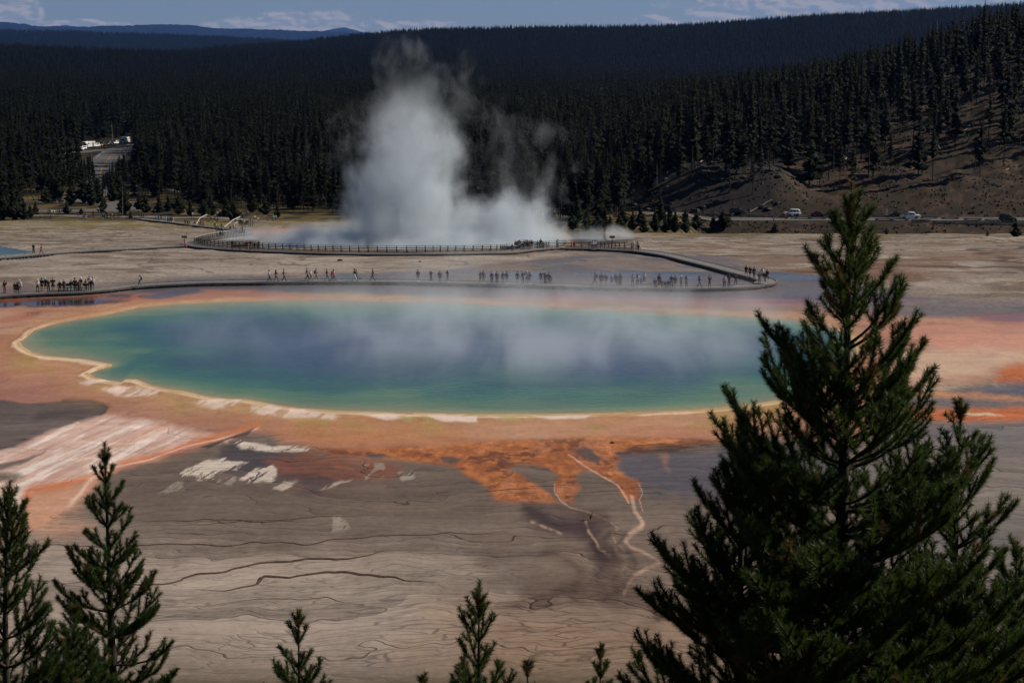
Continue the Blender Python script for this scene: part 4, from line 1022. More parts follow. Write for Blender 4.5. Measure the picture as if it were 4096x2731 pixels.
# benches
def bench(px, py, L, label, back=True):
    p = hit(px, py, DK); e = empty('bench', p, .02); tag(e, label, 'bench', None)
    MB().box(-L / 2, L / 2, -.2, .2, .40, .46).build('seat', plank_d, e)
    if back: MB().box(-L / 2, L / 2, .2, .26, .62, .95).build('backrest', plank_d, e)
    for s_ in (-.42, .42): MB().box(L * s_ - .05, L * s_ + .05, -.18, .25, 0, .40).build('leg', plank_d, e)
bench(274, 1164, 3.0, 'dark timber bench between the people at the left end of the near walk')
bench(308, 1163, 3.0, 'second dark timber bench right of the first on the near walk')
bench(2606, 1149, 4.4, 'long backless bench under the seated family on the near walk', False)
bench(2658, 1149, 2.6, 'short backless bench beside the long one on the near walk', False)
bench(956, 1001, 2.8, 'bench against the railing under the seated visitor in grey')
o = MB().box(-1.4, 1.4, -.5, .5, 0, .1).box(-1.2, 1.2, -.3, .3, .1, .75).box(-1.5, 1.5, -.5, .5, .75, .85).build('wayside_table', plank_l); o.location = hit(2032, 1002, DK); tag(o, 'pale slatted box stand at the corner of the viewing platform', 'stand')
# signs
def sign(px, py, hgt, w_, hh, label, board, post, deck=0, plates=1, txt=None):
    p = hit(px, py, deck); e = empty('sign', p); tag(e, label, 'sign')
    MB().box(-.06, .06, -.05, .05, 0, hgt).build('post', post, e)
    for k in range(plates):
        z1 = hgt - k * (hh + .08); b_ = MB().box(-w_ / 2, w_ / 2, -.09, -.055, z1 - hh, z1).build('sign_board', board, e)
        m = MB()
        for r in range(3): m.box(-w_ * .38, w_ * (.3 if r != 2 else .1), -.099, -.093, z1 - hh * (.3 + .25 * r), z1 - hh * (.2 + .25 * r))
        m.build('lettering', (txt or plank_l), b_)
sgn = mat('brown_sign', (.05, .032, .022), .6); white = mat('white_paint', (.78, .78, .77), .45, var=.06); black = mat('black_paint', (.015, .015, .017), .5)
sign(738, 986, 2.0, 1.0, .42, 'brown direction sign at the fork of the left boardwalk', sgn, plank_d, DK)
sign(2448, 994, 2.3, .95, .42, 'dark sign board on a post right of the vent steam', sgn, plank_d, DK)
sign(3545, 872, 2.6, .62, .85, 'small white two plate road sign left of the parked pickup', white, black, 0, 2, black)
o = MB().tube([(0, 0, 0), (0, 0, .1), (0, 0, .5), (0, 0, .75)], [.2, .16, .08, .03], 10).build('traffic_cone', mat('cone_red', (.5, .05, .03), .6)); o.location = hit(744, 986, DK); tag(o, 'small red cone at the foot of the fork sign', 'cone')

# ------------------------------------------------------------------ people
skin = mat('skin', (.30, .17, .11), .6, var=.05); skin2 = mat('skin_dark', (.13, .07, .045), .6, var=.05)
PALETTE = {'black': (.012, .012, .014), 'dark grey': (.045, .045, .05), 'grey': (.17, .17, .18), 'white': (.72, .72, .74), 'navy': (.02, .028, .07), 'blue': (.05, .13, .36), 'pale blue': (.38, .48, .68), 'red': (.45, .03, .03),
    'maroon': (.12, .015, .02), 'pink': (.6, .16, .24), 'purple': (.16, .07, .18), 'lilac': (.45, .36, .5), 'teal': (.04, .32, .30), 'green': (.06, .13, .06), 'dark green': (.02, .035, .022), 'beige': (.42, .34, .22), 'cream': (.6, .56, .46),
    'brown': (.09, .05, .03), 'denim': (.06, .10, .18), 'orange': (.5, .16, .03), 'tan': (.3, .2, .13), 'yellow': (.5, .5, .1), 'skin': (.30, .17, .11)}
CL = {k: mat('cloth_' + k.replace(' ', '_'), v, .85, var=.12, nscale=8) for k, v in PALETTE.items() if k != 'skin'}; CL['skin'] = skin
HAIR = {'black': mat('hair_black', (.015, .012, .01), .6), 'brown': mat('hair_brown', (.06, .035, .02), .6), 'grey': mat('hair_grey', (.3, .3, .3), .6), 'fair': mat('hair_fair', (.28, .2, .1), .6)}
def skinned(name, chains, sub=1):
    """chains: lists of (point, radius); first point of every chain after the first joins the nearest earlier point"""
    V = []; E = []; R_ = []
    for ci, ch in enumerate(chains):
        prev = None
        for pi, (p, r) in enumerate(ch):
            if pi == 0 and ci > 0:
                k = min(range(len(V)), key=lambda i: sum((V[i][a] - p[a]) ** 2 for a in range(3)))
                if sum((V[k][a] - p[a]) ** 2 for a in range(3)) < 1e-4: prev = k; continue
                V.append(p); R_.append(r); E.append((k, len(V) - 1)); prev = len(V) - 1; continue
            V.append(p); R_.append(r)
            if prev is not None: E.append((prev, len(V) - 1))
            prev = len(V) - 1
    me = bpy.data.meshes.new(name); me.from_pydata(V, E, []); o = bpy.data.objects.new(name, me); COL.objects.link(o)
    md = o.modifiers.new('skin', 'SKIN'); md.use_smooth_shade = True
    for i, sv in enumerate(me.skin_vertices[0].data):
        r = R_[i]; sv.radius = (r, r) if not hasattr(r, '__len__') else r; sv.use_root = (i == 0)
    s2 = o.modifiers.new('sub', 'SUBSURF'); s2.levels = sub; s2.render_levels = sub
    dg = bpy.context.evaluated_depsgraph_get(); ev = o.evaluated_get(dg); out = bpy.data.meshes.new_from_object(ev, depsgraph=dg)
    bpy.data.objects.remove(o); bpy.data.meshes.remove(me); out.name = name; out.materials.clear()
    return out
def pose(kind):
    """joints for a 1.72 m figure facing -Y (towards the viewer)"""
    J = dict(pel=(0, 0, .93), waist=(0, 0, 1.08), chest=(0, 0, 1.30), neck=(0, 0, 1.46), head=(0, -.01, 1.60), shl=(-.18, 0, 1.40), shr=(.18, 0, 1.40), ell=(-.24, .02, 1.13), elr=(.24, .02, 1.13), hal=(-.25, -.05, .88), har=(.25, -.05, .88),
             hpl=(-.095, 0, .90), hpr=(.095, 0, .90), knl=(-.11, -.02, .49), knr=(.11, -.02, .49), anl=(-.12, .02, .08), anr=(.12, .02, .08), tol=(-.13, -.13, .03), tor=(.13, -.13, .03))
    if kind == 'walk': J.update(knl=(-.10, -.20, .50), anl=(-.10, -.32, .09), tol=(-.10, -.47, .05), knr=(.10, .02, .48), anr=(.10, .36, .13), tor=(.10, .25, .03), hal=(-.24, .22, .95), ell=(-.24, .12, 1.14), har=(.24, -.26, .98), elr=(.24, -.08, 1.13))
    if kind == 'photo': J.update(ell=(-.24, -.18, 1.26), hal=(-.07, -.34, 1.52), elr=(.24, -.18, 1.26), har=(.07, -.34, 1.52))
    if kind == 'phone': J.update(elr=(.25, -.14, 1.24), har=(.24, -.30, 1.58))
    if kind == 'fold': J.update(ell=(-.27, -.06, 1.14), hal=(.04, -.24, 1.18), elr=(.27, -.06, 1.14), har=(-.04, -.26, 1.14))
    if kind == 'up': J.update(ell=(-.27, -.02, 1.66), hal=(-.12, -.04, 1.90), elr=(.27, -.02, 1.66), har=(.12, -.04, 1.90))
    if kind == 'point': J.update(elr=(.45, -.05, 1.43), har=(.70, -.10, 1.46))
    if kind == 'wide': J.update(ell=(-.32, 0, 1.15), hal=(-.24, -.12, .96), elr=(.32, 0, 1.15), har=(.24, -.12, .96), anl=(-.17, .02, .08), anr=(.17, .02, .08), tol=(-.20, -.12, .03), tor=(.20, -.12, .03))
    if kind == 'sit':
        for k in J: J[k] = (J[k][0], J[k][1] + .12, J[k][2] - .42)
        J.update(knl=(-.12, -.30, .50), knr=(.12, -.30, .50), anl=(-.12, -.30, .09), anr=(.12, -.30, .09), tol=(-.13, -.44, .03), tor=(.13, -.44, .03), ell=(-.24, .05, .74), elr=(.24, .05, .74), hal=(-.12, -.18, .58), har=(.12, -.18, .58))
    return J
def lerp(a, b, t): return tuple(a[i] + (b[i] - a[i]) * t for i in range(3))
PCACHE = {}
def body_set(kind):
    if kind in PCACHE: return PCACHE[kind]
    J = pose(kind); ch = []
    ch.append([(J['pel'], (.15, .11)), (J['waist'], (.135, .10)), (J['chest'], (.165, .115)), (J['neck'], .055), (lerp(J['neck'], J['head'], .55), .06), (J['head'], (.082, .1)), (lerp(J['neck'], J['head'], 1.5), .07)])
    for s_ in 'lr':
        ch.append([(J['chest'], .1), (J['sh' + s_], .062), (J['el' + s_], .042), (J['ha' + s_], .028)])
        h_ = J['ha' + s_]; d = Vector(h_) - Vector(J['el' + s_]); d.normalize(); sd = Vector((1, 0, 0))
        for f in range(4):
            b0 = Vector(h_) + d * .05 + sd * (.022 * (f - 1.5)); ch.append([(h_, .028), (tuple(b0), .014), (tuple(b0 + d * (.07 if f in (1, 2) else .055) + Vector((0, -.01, 0))), .008)])
        ch.append([(h_, .028), (tuple(Vector(h_) + d * .03 + sd * (-.05 if s_ == 'r' else .05)), .01)])
        ch.append([(J['pel'], .1), (J['hp' + s_], .088), (J['kn' + s_], .058), (lerp(J['kn' + s_], J['an' + s_], .3), .055), (J['an' + s_], .036), (J['to' + s_], .034)])
    body = skinned('body', ch)
    # face: eyes, nose, ears kept in the same body mesh
    m = MB(); hx, hy, hz_ = J['head']
    m.ball((hx, hy - .105, hz_ - .01), (.014, .025, .022), 6, 4)
    for s_ in (-1, 1): m.ball((hx + s_ * .088, hy, hz_), (.012, .025, .032), 6, 4); m.ball((hx + s_ * .034, hy - .088, hz_ + .015), (.013, .012, .009), 6, 4)
    m.ball((hx, hy - .092, hz_ - .05), (.026, .01, .008), 6, 4)
    face = m.mesh('face'); bm_ = bmesh_join(body, face)
    top = skinned('top', [[(lerp(J['pel'], J['waist'], -.2), (.17, .13)), (J['waist'], (.165, .125)), (J['chest'], (.19, .135)), (lerp(J['chest'], J['neck'], .8), .075)]] +
                  [[(J['chest'], .12), (J['sh' + s_], .08), (J['el' + s_], .062), (lerp(J['el' + s_], J['ha' + s_], .85), .045)] for s_ in 'lr'])
    tee = skinned('top', [[(lerp(J['pel'], J['waist'], -.2), (.17, .13)), (J['waist'], (.165, .125)), (J['chest'], (.19, .135)), (lerp(J['chest'], J['neck'], .8), .075)]] +
                  [[(J['chest'], .12), (J['sh' + s_], .08), (lerp(J['sh' + s_], J['el' + s_], .7), .07)] for s_ in 'lr'])
    trou = skinned('trousers', [[(lerp(J['pel'], J['waist'], .2), (.155, .12)), (J['pel'], (.17, .125))]] + [[(J['pel'], .12), (J['hp' + s_], .105), (J['kn' + s_], .078), (lerp(J['kn' + s_], J['an' + s_], .9), .062)] for s_ in 'lr'])
    shor = skinned('shorts', [[(lerp(J['pel'], J['waist'], .2), (.155, .12)), (J['pel'], (.17, .125))]] + [[(J['pel'], .12), (J['hp' + s_], .11), (lerp(J['hp' + s_], J['kn' + s_], .85), .095)] for s_ in 'lr'])
    m = MB(); b = (J['pel'][0], J['pel'][1])
    rg = lambda z, rx, ry, oy=0: [(b[0] + rx * math.cos(a), b[1] + oy + ry * math.sin(a), z) for a in [2 * math.pi * k / 12 for k in range(12)]]
    z0_ = .12 if kind != 'sit' else .3
    m.loft([rg(z0_, .27, .24), rg(.6 if kind != 'sit' else .4, .22, .19), rg(J['waist'][2], .165, .13), rg(J['waist'][2] + .04, .14, .11)]); dress = m.mesh('dress', True)
    m = MB(); m.loft([rg(.55, .24, .2), rg(.8, .2, .16), rg(J['waist'][2] - .02, .16, .125)]); skirt = m.mesh('skirt', True)
    hd = Vector(J['head'])
    shoe = MB()
    for s_ in 'lr':
        a_, t_ = Vector(J['an' + s_]), Vector(J['to' + s_]); shoe.tube([a_ + (a_ - t_) * .3 - Vector((0, 0, .045)), a_ - Vector((0, 0, .035)), t_ + Vector((0, 0, .005)), t_ + (t_ - a_) * .25], [.045, .055, .05, .03], 6)
    hair = MB().ball(hd + Vector((0, .022, .03)), (.098, .108, .105), 10, 7).mesh('hair', True)
    long_ = MB().ball(hd + Vector((0, .022, .03)), (.1, .108, .105), 10, 7).tube([hd + Vector((0, .06, 0)), hd + Vector((0, .1, -.18)), hd + Vector((0, .1, -.38))], [.09, .1, .04], 8).mesh('hair', True)
    cap = MB().ball(hd + Vector((0, .01, .055)), (.108, .115, .085), 10, 6).box(hd.x - .07, hd.x + .07, hd.y - .2, hd.y - .08, hd.z + .045, hd.z + .06).mesh('cap', True)
    hat = MB().tube([hd + Vector((0, 0, .05)), hd + Vector((0, 0, .065))], [.2, .19], 14).tube([hd + Vector((0, 0, .06)), hd + Vector((0, 0, .13)), hd + Vector((0, 0, .165))], [.11, .105, .06], 12).mesh('hat', True)
    c_ = Vector(J['chest']); pack = MB().box(c_.x - .16, c_.x + .16, c_.y + .1, c_.y + .32, c_.z - .3, c_.z + .15, .03, .03).mesh('backpack')
    phone = None
    if kind in ('photo', 'phone'):
        p_ = Vector(J['har']) + Vector((-.07 if kind == 'photo' else 0, -.04, .06)); phone = MB().box(p_.x - .07, p_.x + .07, p_.y - .02, p_.y + .01, p_.z - .04, p_.z + .04).mesh('phone')
    PCACHE[kind] = dict(body=bm_, top=top, tee=tee, trousers=trou, shorts=shor, dress=dress, skirt=skirt, shoes=shoe.mesh('shoes'), hair=hair, long=long_, cap=cap, hat=hat, pack=pack, phone=phone)
    return PCACHE[kind]
def bmesh_join(a, b):
    import bmesh
    bm = bmesh.new(); bm.from_mesh(a); bm.from_mesh(b); bm.to_mesh(a); bm.free()
    a.polygons.foreach_set('use_smooth', np.ones(len(a.polygons), dtype=bool)); return a
POSEWORD = {'walk': 'walking', 'photo': 'raising a camera', 'phone': 'holding up a phone', 'fold': 'standing with folded arms', 'up': 'with both arms overhead', 'point': 'pointing', 'wide': 'standing', 'sit': 'seated', 'stand': 'standing'}
ORD = ['first', 'second', 'third', 'fourth', 'fifth', 'sixth', 'seventh', 'eighth', 'ninth', 'tenth', 'eleventh', 'twelfth', 'thirteenth', 'fourteenth', 'fifteenth', 'sixteenth', 'seventeenth', 'eighteenth', 'nineteenth', 'twentieth', 'twenty-first', 'twenty-second', 'twenty-third']
def person(px, py, s_, kind, top, bot, opt, label, group, deck=DK, face=None):
    B = body_set(kind); p = hit(px, py, deck, 90)
    if face is None: face = random.uniform(-.35, .35)
    if kind == 'sit': p = p + np.array([0, -.1, 0])
    if 'bench' in opt: p = p + np.array([0, 0, .46])
    e = empty('person', p, face, s_ * random.uniform(.98, 1.02)); tag(e, label, 'person', group)
    sk = skin2 if random.random() < .2 else skin
    link('body', B['body'], sk, e, own=True)
    fat = 1.22 if 'stout' in opt else 1.0
    t_ = link('top', B['tee' if ('tee' in opt or (bot in ('shorts',) and random.random() < .3)) else 'top'], CL[top], e, own=True); t_.scale = (fat, fat, 1)
    gk, gc = bot
    g = link({'shorts': 'shorts', 'trousers': 'trousers', 'dress': 'dress', 'skirt': 'skirt'}[gk], B[gk], CL[gc], e, own=True); g.scale = (fat, fat, 1)
    link('shoes', B['shoes'], CL['white' if random.random() < .4 else 'dark grey'], e, own=True)
    hr = HAIR[random.choice(['black', 'brown', 'brown', 'fair', 'grey'] if 'long' not in opt else ['black', 'brown', 'brown'])]
    link('hair', B['long' if 'long' in opt else 'hair'], hr, e, own=True)
    for q in opt:
        if q.startswith('hat:'): link('hat', B['hat'], CL[q[4:]], e, own=True)
        if q.startswith('cap:'): link('cap', B['cap'], CL[q[4:]], e, own=True)
        if q.startswith('pack:'): link('backpack', B['pack'], CL[q[5:]], e, own=True)
    if B['phone'] is not None: link('phone', B['phone'], CL['black'], e, own=True)
def crowd(rows, where, group, deck=DK, face=None):
    """rows, left to right: (x, y, scale, pose, top, kind of lower garment, its colour, options)"""
    for i, r in enumerate(rows):
        px, py, s_, kd, top, gk, gc = r[:7]; opt = r[7].split(',') if len(r) > 7 else []
        fc = face
        if kd == 'walk': fc = 1.45 if 'R' not in opt else -1.45
        if kd == 'walk' and 'away' in opt: fc = 2.7
        gw = 'dress' if gk == 'dress' else gc + ' ' + gk
        lab = f"{'child' if s_ < .78 else 'person'} in {top} top and {gw} {POSEWORD[kd]}, {ORD[i]} from left {where}"
        if len(lab.split()) > 16: lab = f"{'child' if s_ < .78 else 'person'} in {top} and {gw}, {ORD[i]} from left {where}"
        person(px, py, s_, kd, top, (gk, gc), opt, lab, group, deck, fc)
g1 = 'people lined up along the near boardwalk'
crowd([(20,1173,.98,'phone','black','trousers','red','long'),(60,1174,.84,'stand','black','shorts','black','tee'),(70,1174,.88,'stand','black','skirt','dark grey','long'),(80,1174,1.04,'stand','white','shorts','grey','cap:white'),
       (151,1168,.96,'fold','white','shorts','black','hat:white,long'),(168,1164,1,'stand','black','shorts','black','cap:black'),(183,1163,1.02,'stand','navy','shorts','black','cap:white'),(195,1167,.95,'photo','dark green','trousers','black'),
       (213,1166,1.06,'fold','black','shorts','black','tee,stout'),(240,1166,.85,'stand','black','shorts','black','tee')], 'of far left visitors', g1)
crowd([(257,1166,.93,'stand','blue','trousers','black','tee'),(286,1166,.90,'stand','black','trousers','teal'),(301,1164,1,'stand','black','trousers','black','hat:black'),(316,1164,.82,'fold','grey','trousers','dark grey'),(324,1163,1.04,'stand','black','trousers','beige','hat:white,tee'),
       (344,1162,.86,'stand','beige','shorts','black','long'),(359,1160,1.10,'stand','white','shorts','navy'),(364,1160,.9,'stand','black','shorts','blue'),(372,1158,1,'fold','white','shorts','navy','hat:beige')], 'by the two benches', g1)
crowd([(560,1147,.93,'walk','white','trousers','grey','pack:black,R,long'),(1077,1125,.9,'walk','pale blue','trousers','black','cap:grey'),(1105,1124,.9,'walk','black','skirt','tan','long'),(1136,1124,.96,'walk','grey','trousers','dark grey','hat:beige'),(1229,1122,1.04,'walk','grey','trousers','dark grey'),(1243,1123,.94,'walk','white','shorts','dark grey','tee,cap:white'),
       (1265,1121,.92,'walk','grey','trousers','grey','pack:dark grey'),(1308,1123,.98,'walk','maroon','shorts','dark grey','tee'),(1327,1123,.78,'walk','pink','shorts','dark grey'),(1335,1123,.93,'walk','pink','trousers','dark grey','long'),(1418,1123,.97,'walk','black','trousers','white','cap:black,tee'),(1425,1122,.88,'walk','dark grey','trousers','black'),(1491,1123,.96,'walk','black','trousers','black','R')],
      'of the strung-out walkers', g1)
crowd([(1672,1126,.97,'stand','black','shorts','dark grey','cap:black'),(1724,1128,.95,'photo','purple','trousers','dark grey'),(1760,1128,.95,'stand','grey','shorts','dark grey','stout'),(1791,1128,.94,'photo','grey','trousers','grey'),(1921,1131,.85,'photo','grey','shorts','dark grey'),(1934,1131,.98,'stand','grey','trousers','grey','cap:grey'),(1967,1133,.93,'stand','red','trousers','black','cap:grey'),(1988,1133,.96,'stand','brown','trousers','black'),
       (2012,1133,.94,'stand','blue','shorts','grey'),(2027,1133,.92,'stand','dark green','shorts','dark green','long')], 'in the thin mist', g1)
crowd([(2070,1134,.98,'stand','black','shorts','black','cap:black'),(2091,1135,.97,'phone','purple','trousers','black'),(2107,1135,1.02,'fold','white','shorts','navy','cap:white,tee'),(2118,1135,.9,'stand','black','shorts','black','hat:brown'),(2164,1136,1.02,'point','dark grey','shorts','dark grey'),(2181,1136,.9,'stand','black','dress','black','long'),(2195,1136,.93,'stand','navy','trousers','black'),(2204,1136,.70,'stand','grey','shorts','grey')], 'in the middle group', g1)
crowd([(2380,1140,.97,'walk','grey','trousers','denim','R,pack:dark grey'),(2405,1143,1.0,'stand','maroon','shorts','black','stout'),(2424,1143,.96,'stand','navy','shorts','brown'),(2446,1143,.84,'stand','teal','shorts','black'),(2463,1143,.96,'stand','black','shorts','maroon','long'),(2470,1144,.72,'stand','purple','trousers','black'),(2481,1144,.98,'stand','black','dress','black','long'),
       (2530,1145,.95,'fold','cream','shorts','black'),(2550,1145,.96,'photo','lilac','trousers','navy'),(2564,1147,.74,'stand','blue','shorts','denim')], 'right of centre', g1)
crowd([(2576,1146,.88,'fold','white','trousers','black','bench'),(2620,1150,.98,'sit','navy','trousers','black'),(2636,1147,.98,'stand','maroon','trousers','maroon','hat:brown'),(2647,1150,.88,'sit','dark grey','trousers','navy'),(2661,1150,.7,'sit','black','shorts','grey'),(2673,1150,.82,'sit','dark grey','trousers','maroon'),(2686,1149,.98,'stand','black','trousers','black'),(2701,1150,.93,'stand','dark grey','shorts','dark grey'),
       (2724,1150,.92,'photo','beige','trousers','black','hat:white'),(2745,1150,.96,'photo','grey','trousers','black','cap:grey'),(2797,1149,.92,'walk','black','trousers','denim','long'),(2838,1151,.9,'up','dark grey','shorts','black','tee'),(2897,1151,.95,'stand','pale blue','trousers','black'),(2916,1150,1.03,'fold','black','trousers','denim','tee'),(2942,1145,1.0,'walk','dark green','trousers','denim','away')], 'from the long bench', g1)
g2 = 'people on the right hand tip of the boardwalk'
crowd([(2984,1107,.97,'walk','black','shorts','black','away'),(3000,1110,.95,'stand','black','shorts','black','hat:beige'),(3016,1112,.92,'stand','black','trousers','black'),(3037,1138,.98,'fold','grey','trousers','grey'),(3048,1123,1.06,'stand','white','shorts','grey'),(3060,1131,.92,'stand','black','trousers','grey'),(3068,1124,.93,'walk','black','trousers','black','away,long')], 'at the boardwalk tip', g2)
g3 = 'people on the railed platform'
crowd([(2037,1001,.8,'sit','maroon','trousers','brown'),(2049,1006,.80,'stand','grey','trousers','grey'),(2063,1000,.98,'stand','black','trousers','black'),(2084,1001,.92,'stand','white','trousers','black','long'),(2091,1002,.88,'stand','navy','trousers','navy'),(2101,1001,1,'stand','black','trousers','black'),(2108,998,1.04,'stand','navy','trousers','dark grey','cap:black'),(2113,1002,.95,'stand','brown','trousers','brown'),(2119,997,.98,'stand','black','trousers','grey'),(2127,996,.96,'stand','maroon','trousers','dark grey'),
       (2151,995,.9,'stand','grey','trousers','grey'),(2163,992,1.0,'stand','maroon','trousers','denim')], 'on the viewing platform', g3)
crowd([(2229,993,.98,'phone','white','trousers','grey'),(2297,996,.92,'stand','red','shorts','black'),(2370,999,.96,'stand','white','trousers','black','long'),(2380,998,.95,'stand','white','trousers','denim','cap:black'),(2388,997,.94,'wide','blue','shorts','blue'),(2533,1004,.98,'fold','white','trousers','beige','hat:white'),(2551,1003,1,'stand','cream','trousers','black')], 'along the right railing', g3)
crowd([(930,996,.95,'stand','black','trousers','red','long'),(962,999,.98,'sit','grey','trousers','black'),(978,999,.88,'stand','lilac','shorts','teal','cap:white'),(986,1000,.96,'fold','black','trousers','denim','cap:red'),(1002,1000,1.02,'fold','black','trousers','black'),(1018,999,.8,'stand','dark grey','trousers','dark grey'),(1035,999,1,'fold','black','trousers','black','cap:grey')], 'at the left railing', g3)
crowd([(135,1017,1.02,'photo','black','trousers','black'),(166,1016,.96,'walk','red','trousers','denim','R')], 'beside the blue pool', 'people on the left boardwalk')
g4 = 'people on the winding boardwalk'
crowd([(868,951,.92,'stand','white','trousers','black','pack:black'),(882,950,.8,'stand','black','trousers','black'),(893,948,.95,'stand','pale blue','trousers','grey','hat:beige'),(921,929,.88,'stand','black','trousers','maroon','long'),(926,938,.9,'stand','grey','trousers','grey'),(935,924,1,'stand','cream','trousers','teal','cap:orange'),(943,936,.85,'stand','black','trousers','brown'),(953,937,.8,'stand','pink','trousers','grey'),(962,942,.95,'walk','lilac','trousers','maroon','long,away'),(970,939,.98,'walk','brown','trousers','brown','hat:black,away')], 'on the curved ramp', g4)
crowd([(797,908,.82,'walk','maroon','trousers','maroon','away'),(804,910,.98,'walk','purple','shorts','black','away'),(813,911,.98,'walk','red','trousers','denim','away'),(860,918,1,'walk','navy','shorts','beige','cap:white'),(865,918,.9,'walk','yellow','shorts','grey'),(873,918,.74,'stand','pale blue','shorts','navy'),(887,921,1,'walk','black','shorts','brown')], 'before the pole fence', g4)
crowd([(625,883,.9,'stand','white','shorts','pink'),(634,882,.95,'stand','blue','trousers','blue'),(645,884,1.15,'walk','black','trousers','denim','away'),(663,889,.95,'stand','white','trousers','pale blue'),(672,891,1,'stand','teal','shorts','black'),(681,893,.98,'stand','black','shorts','orange','cap:black'),(687,892,.95,'stand','maroon','shorts','grey'),(693,891,.95,'walk','white','trousers','white','away'),(741,903,.95,'walk','black','shorts','black','cap:beige,away'),(751,905,.98,'walk','maroon','shorts','black','away'),(759,905,.85,'walk','teal','shorts','tan','away')], 'on the far walkway', g4)
g5 = 'people on the far paths'
crowd([(957,903,1,'stand','navy','trousers','black'),(963,903,1.05,'stand','black','trousers','black'),(969,905,1,'stand','grey','trousers','black','cap:white'),(977,905,1.02,'stand','white','trousers','black'),(983,903,.9,'stand','black','trousers','black'),(989,904,.98,'stand','maroon','trousers','black')], 'by the tall posts', g5, .05)
crowd([(770,872,1,'walk','cream','trousers','denim'),(868,868,1,'stand','white','trousers','black'),(881,868,.95,'stand','black','trousers','black','cap:white'),(886,868,.98,'stand','black','trousers','black','hat:white'),(971,875,1,'stand','teal','trousers','black'),(989,864,1,'stand','lilac','shorts','maroon'),(1019,884,1,'walk','white','shorts','black'),(1032,885,.72,'walk','white','shorts','white'),(1093,885,1,'stand','pale blue','trousers','grey'),(1103,884,1,'stand','pale blue','trousers','grey')], 'under the dark pines', g5, .05)
crowd([(134,803,1,'walk','black','trousers','black'),(153,802,1.1,'walk','white','trousers','dark grey'),(228,812,.9,'sit','pink','shorts','grey'),(266,808,1,'stand','pink','trousers','pink'),(272,808,1,'stand','blue','trousers','white'),(439,807,1,'walk','white','trousers','black')], 'behind the parking loop', g5, .05)
crowd([(193,860,.8,'walk','pale blue','shorts','black'),(199,860,1.1,'walk','navy','trousers','black'),(207,861,1,'walk','white','shorts','grey'),(217,860,.95,'walk','cream','trousers','beige'),(233,861,1.05,'walk','grey','trousers','grey'),(241,861,1.02,'walk','purple','trousers','black')], 'on the far left path', g5, .05)
crowd([(164,876,.6,'stand','teal','trousers','black'),(204,876,.7,'stand','grey','trousers','navy','hat:cream'),(313,868,.95,'stand','navy','shorts','grey'),(336,874,.7,'sit','grey','trousers','denim'),(343,876,1.15,'stand','pink','trousers','white'),(358,876,.7,'stand','grey','trousers','grey'),(374,867,1,'stand','red','trousers','denim')], 'in the far left meadow', g5, .05)
crowd([(408,873,.9,'stand','grey','trousers','black'),(413,874,.85,'stand','teal','trousers','black'),(419,875,.85,'stand','grey','trousers','black'),(428,873,1.15,'stand','maroon','trousers','black'),(443,872,.85,'stand','red','trousers','grey'),(449,873,.85,'stand','white','trousers','black'),(457,872,.9,'stand','black','trousers','black'),(480,871,.9,'stand','grey','trousers','black'),(509,868,.9,'stand','beige','trousers','black'),(557,864,1,'stand','teal','shorts','red')], 'along the far viewing rail', g5, .05)
crowd([(3095,890,.78,'stand','orange','trousers','brown'),(3141,880,.98,'stand','red','trousers','maroon'),(3147,879,1,'stand','black','trousers','black'),(3168,877,1,'stand','white','trousers','black'),(3180,876,.98,'stand','dark grey','shorts','pink')], 'by the white roadside car', 'people beside the right hand road', 0)

# ------------------------------------------------------------------ roads
asphalt = mat('asphalt', C(84, 82, 80), .9, var=.2, nscale=.4); gravel = mat('path_gravel', C(112, 103, 94), .95, var=.2, nscale=.5)
ywl = mat('yellow_line', C(150, 110, 50), .7); wht = mat('white_line', C(170, 170, 165), .7)
def road(name, pts, wid, m_, dz=.06, sub=2.0, own=None):
    P = smooth([(p[0], p[1], float(hz(p[0], p[1]))) for p in pts], sub); P[:, 2] = hz(P[:, 0], P[:, 1]) + dz
    T, N = frames(P); w_ = 5; V = []
    for k in range(w_):
        q = P + N * wid * (k / (w_ - 1) - .5); q[:, 2] = np.maximum(hz(q[:, 0], q[:, 1]), P[:, 2] - dz) + dz; V.append(q)
    n = len(P); V = np.concatenate(V); i_ = np.arange(w_ * n).reshape(w_, n)
    fs = np.stack([i_[:-1, :-1].ravel(), i_[1:, :-1].ravel(), i_[1:, 1:].ravel(), i_[:-1, 1:].ravel()], 1)
    tag(link(name, mesh_np(name, V, fs, True), m_), kind='structure'); return P
def line(P, off, wd, m_, i0=0, i1=None, dz=.02):
    P = P[i0:i1]; T, N = frames(P); a = P + N * (off - wd / 2); b = P + N * (off + wd / 2); a[:, 2] += dz; b[:, 2] += dz; n = len(P)
    fs = np.stack([np.arange(n - 1), np.arange(1, n), np.arange(n + 1, 2 * n), np.arange(n, 2 * n - 1)], 1)
    tag(link('road_marking', mesh_np('road_marking', np.concatenate([a, b]), fs), m_), kind='structure')
H2 = lambda a, b: hit(a, b, 0, 400)[:2]
RL = road('road', [H2(400,790), H2(392,740), H2(396,700), H2(415,655), H2(450,618), H2(500,592), H2(560,580), H2(640,572)], 13, asphalt, .12)
line(RL, .4, .35, ywl, 20); line(RL, -5.4, .25, wht, 20); line(RL, 3.6, .3, wht, 4, 16)
RP = road('road', [H2(120,622), H2(210,618), H2(300,612), H2(420,600)], 10, asphalt, .10)
road('road', [H2(-200,806), H2(100,806), H2(220,806), H2(350,806), H2(440,815), H2(485,822), H2(470,836), H2(420,843), H2(300,846), H2(160,846), H2(60,850)], 12, asphalt, .09)
road('path', [H2(100,803), H2(200,801), H2(300,802), H2(400,805), H2(470,808), H2(540,812)], 3.4, gravel, .13)
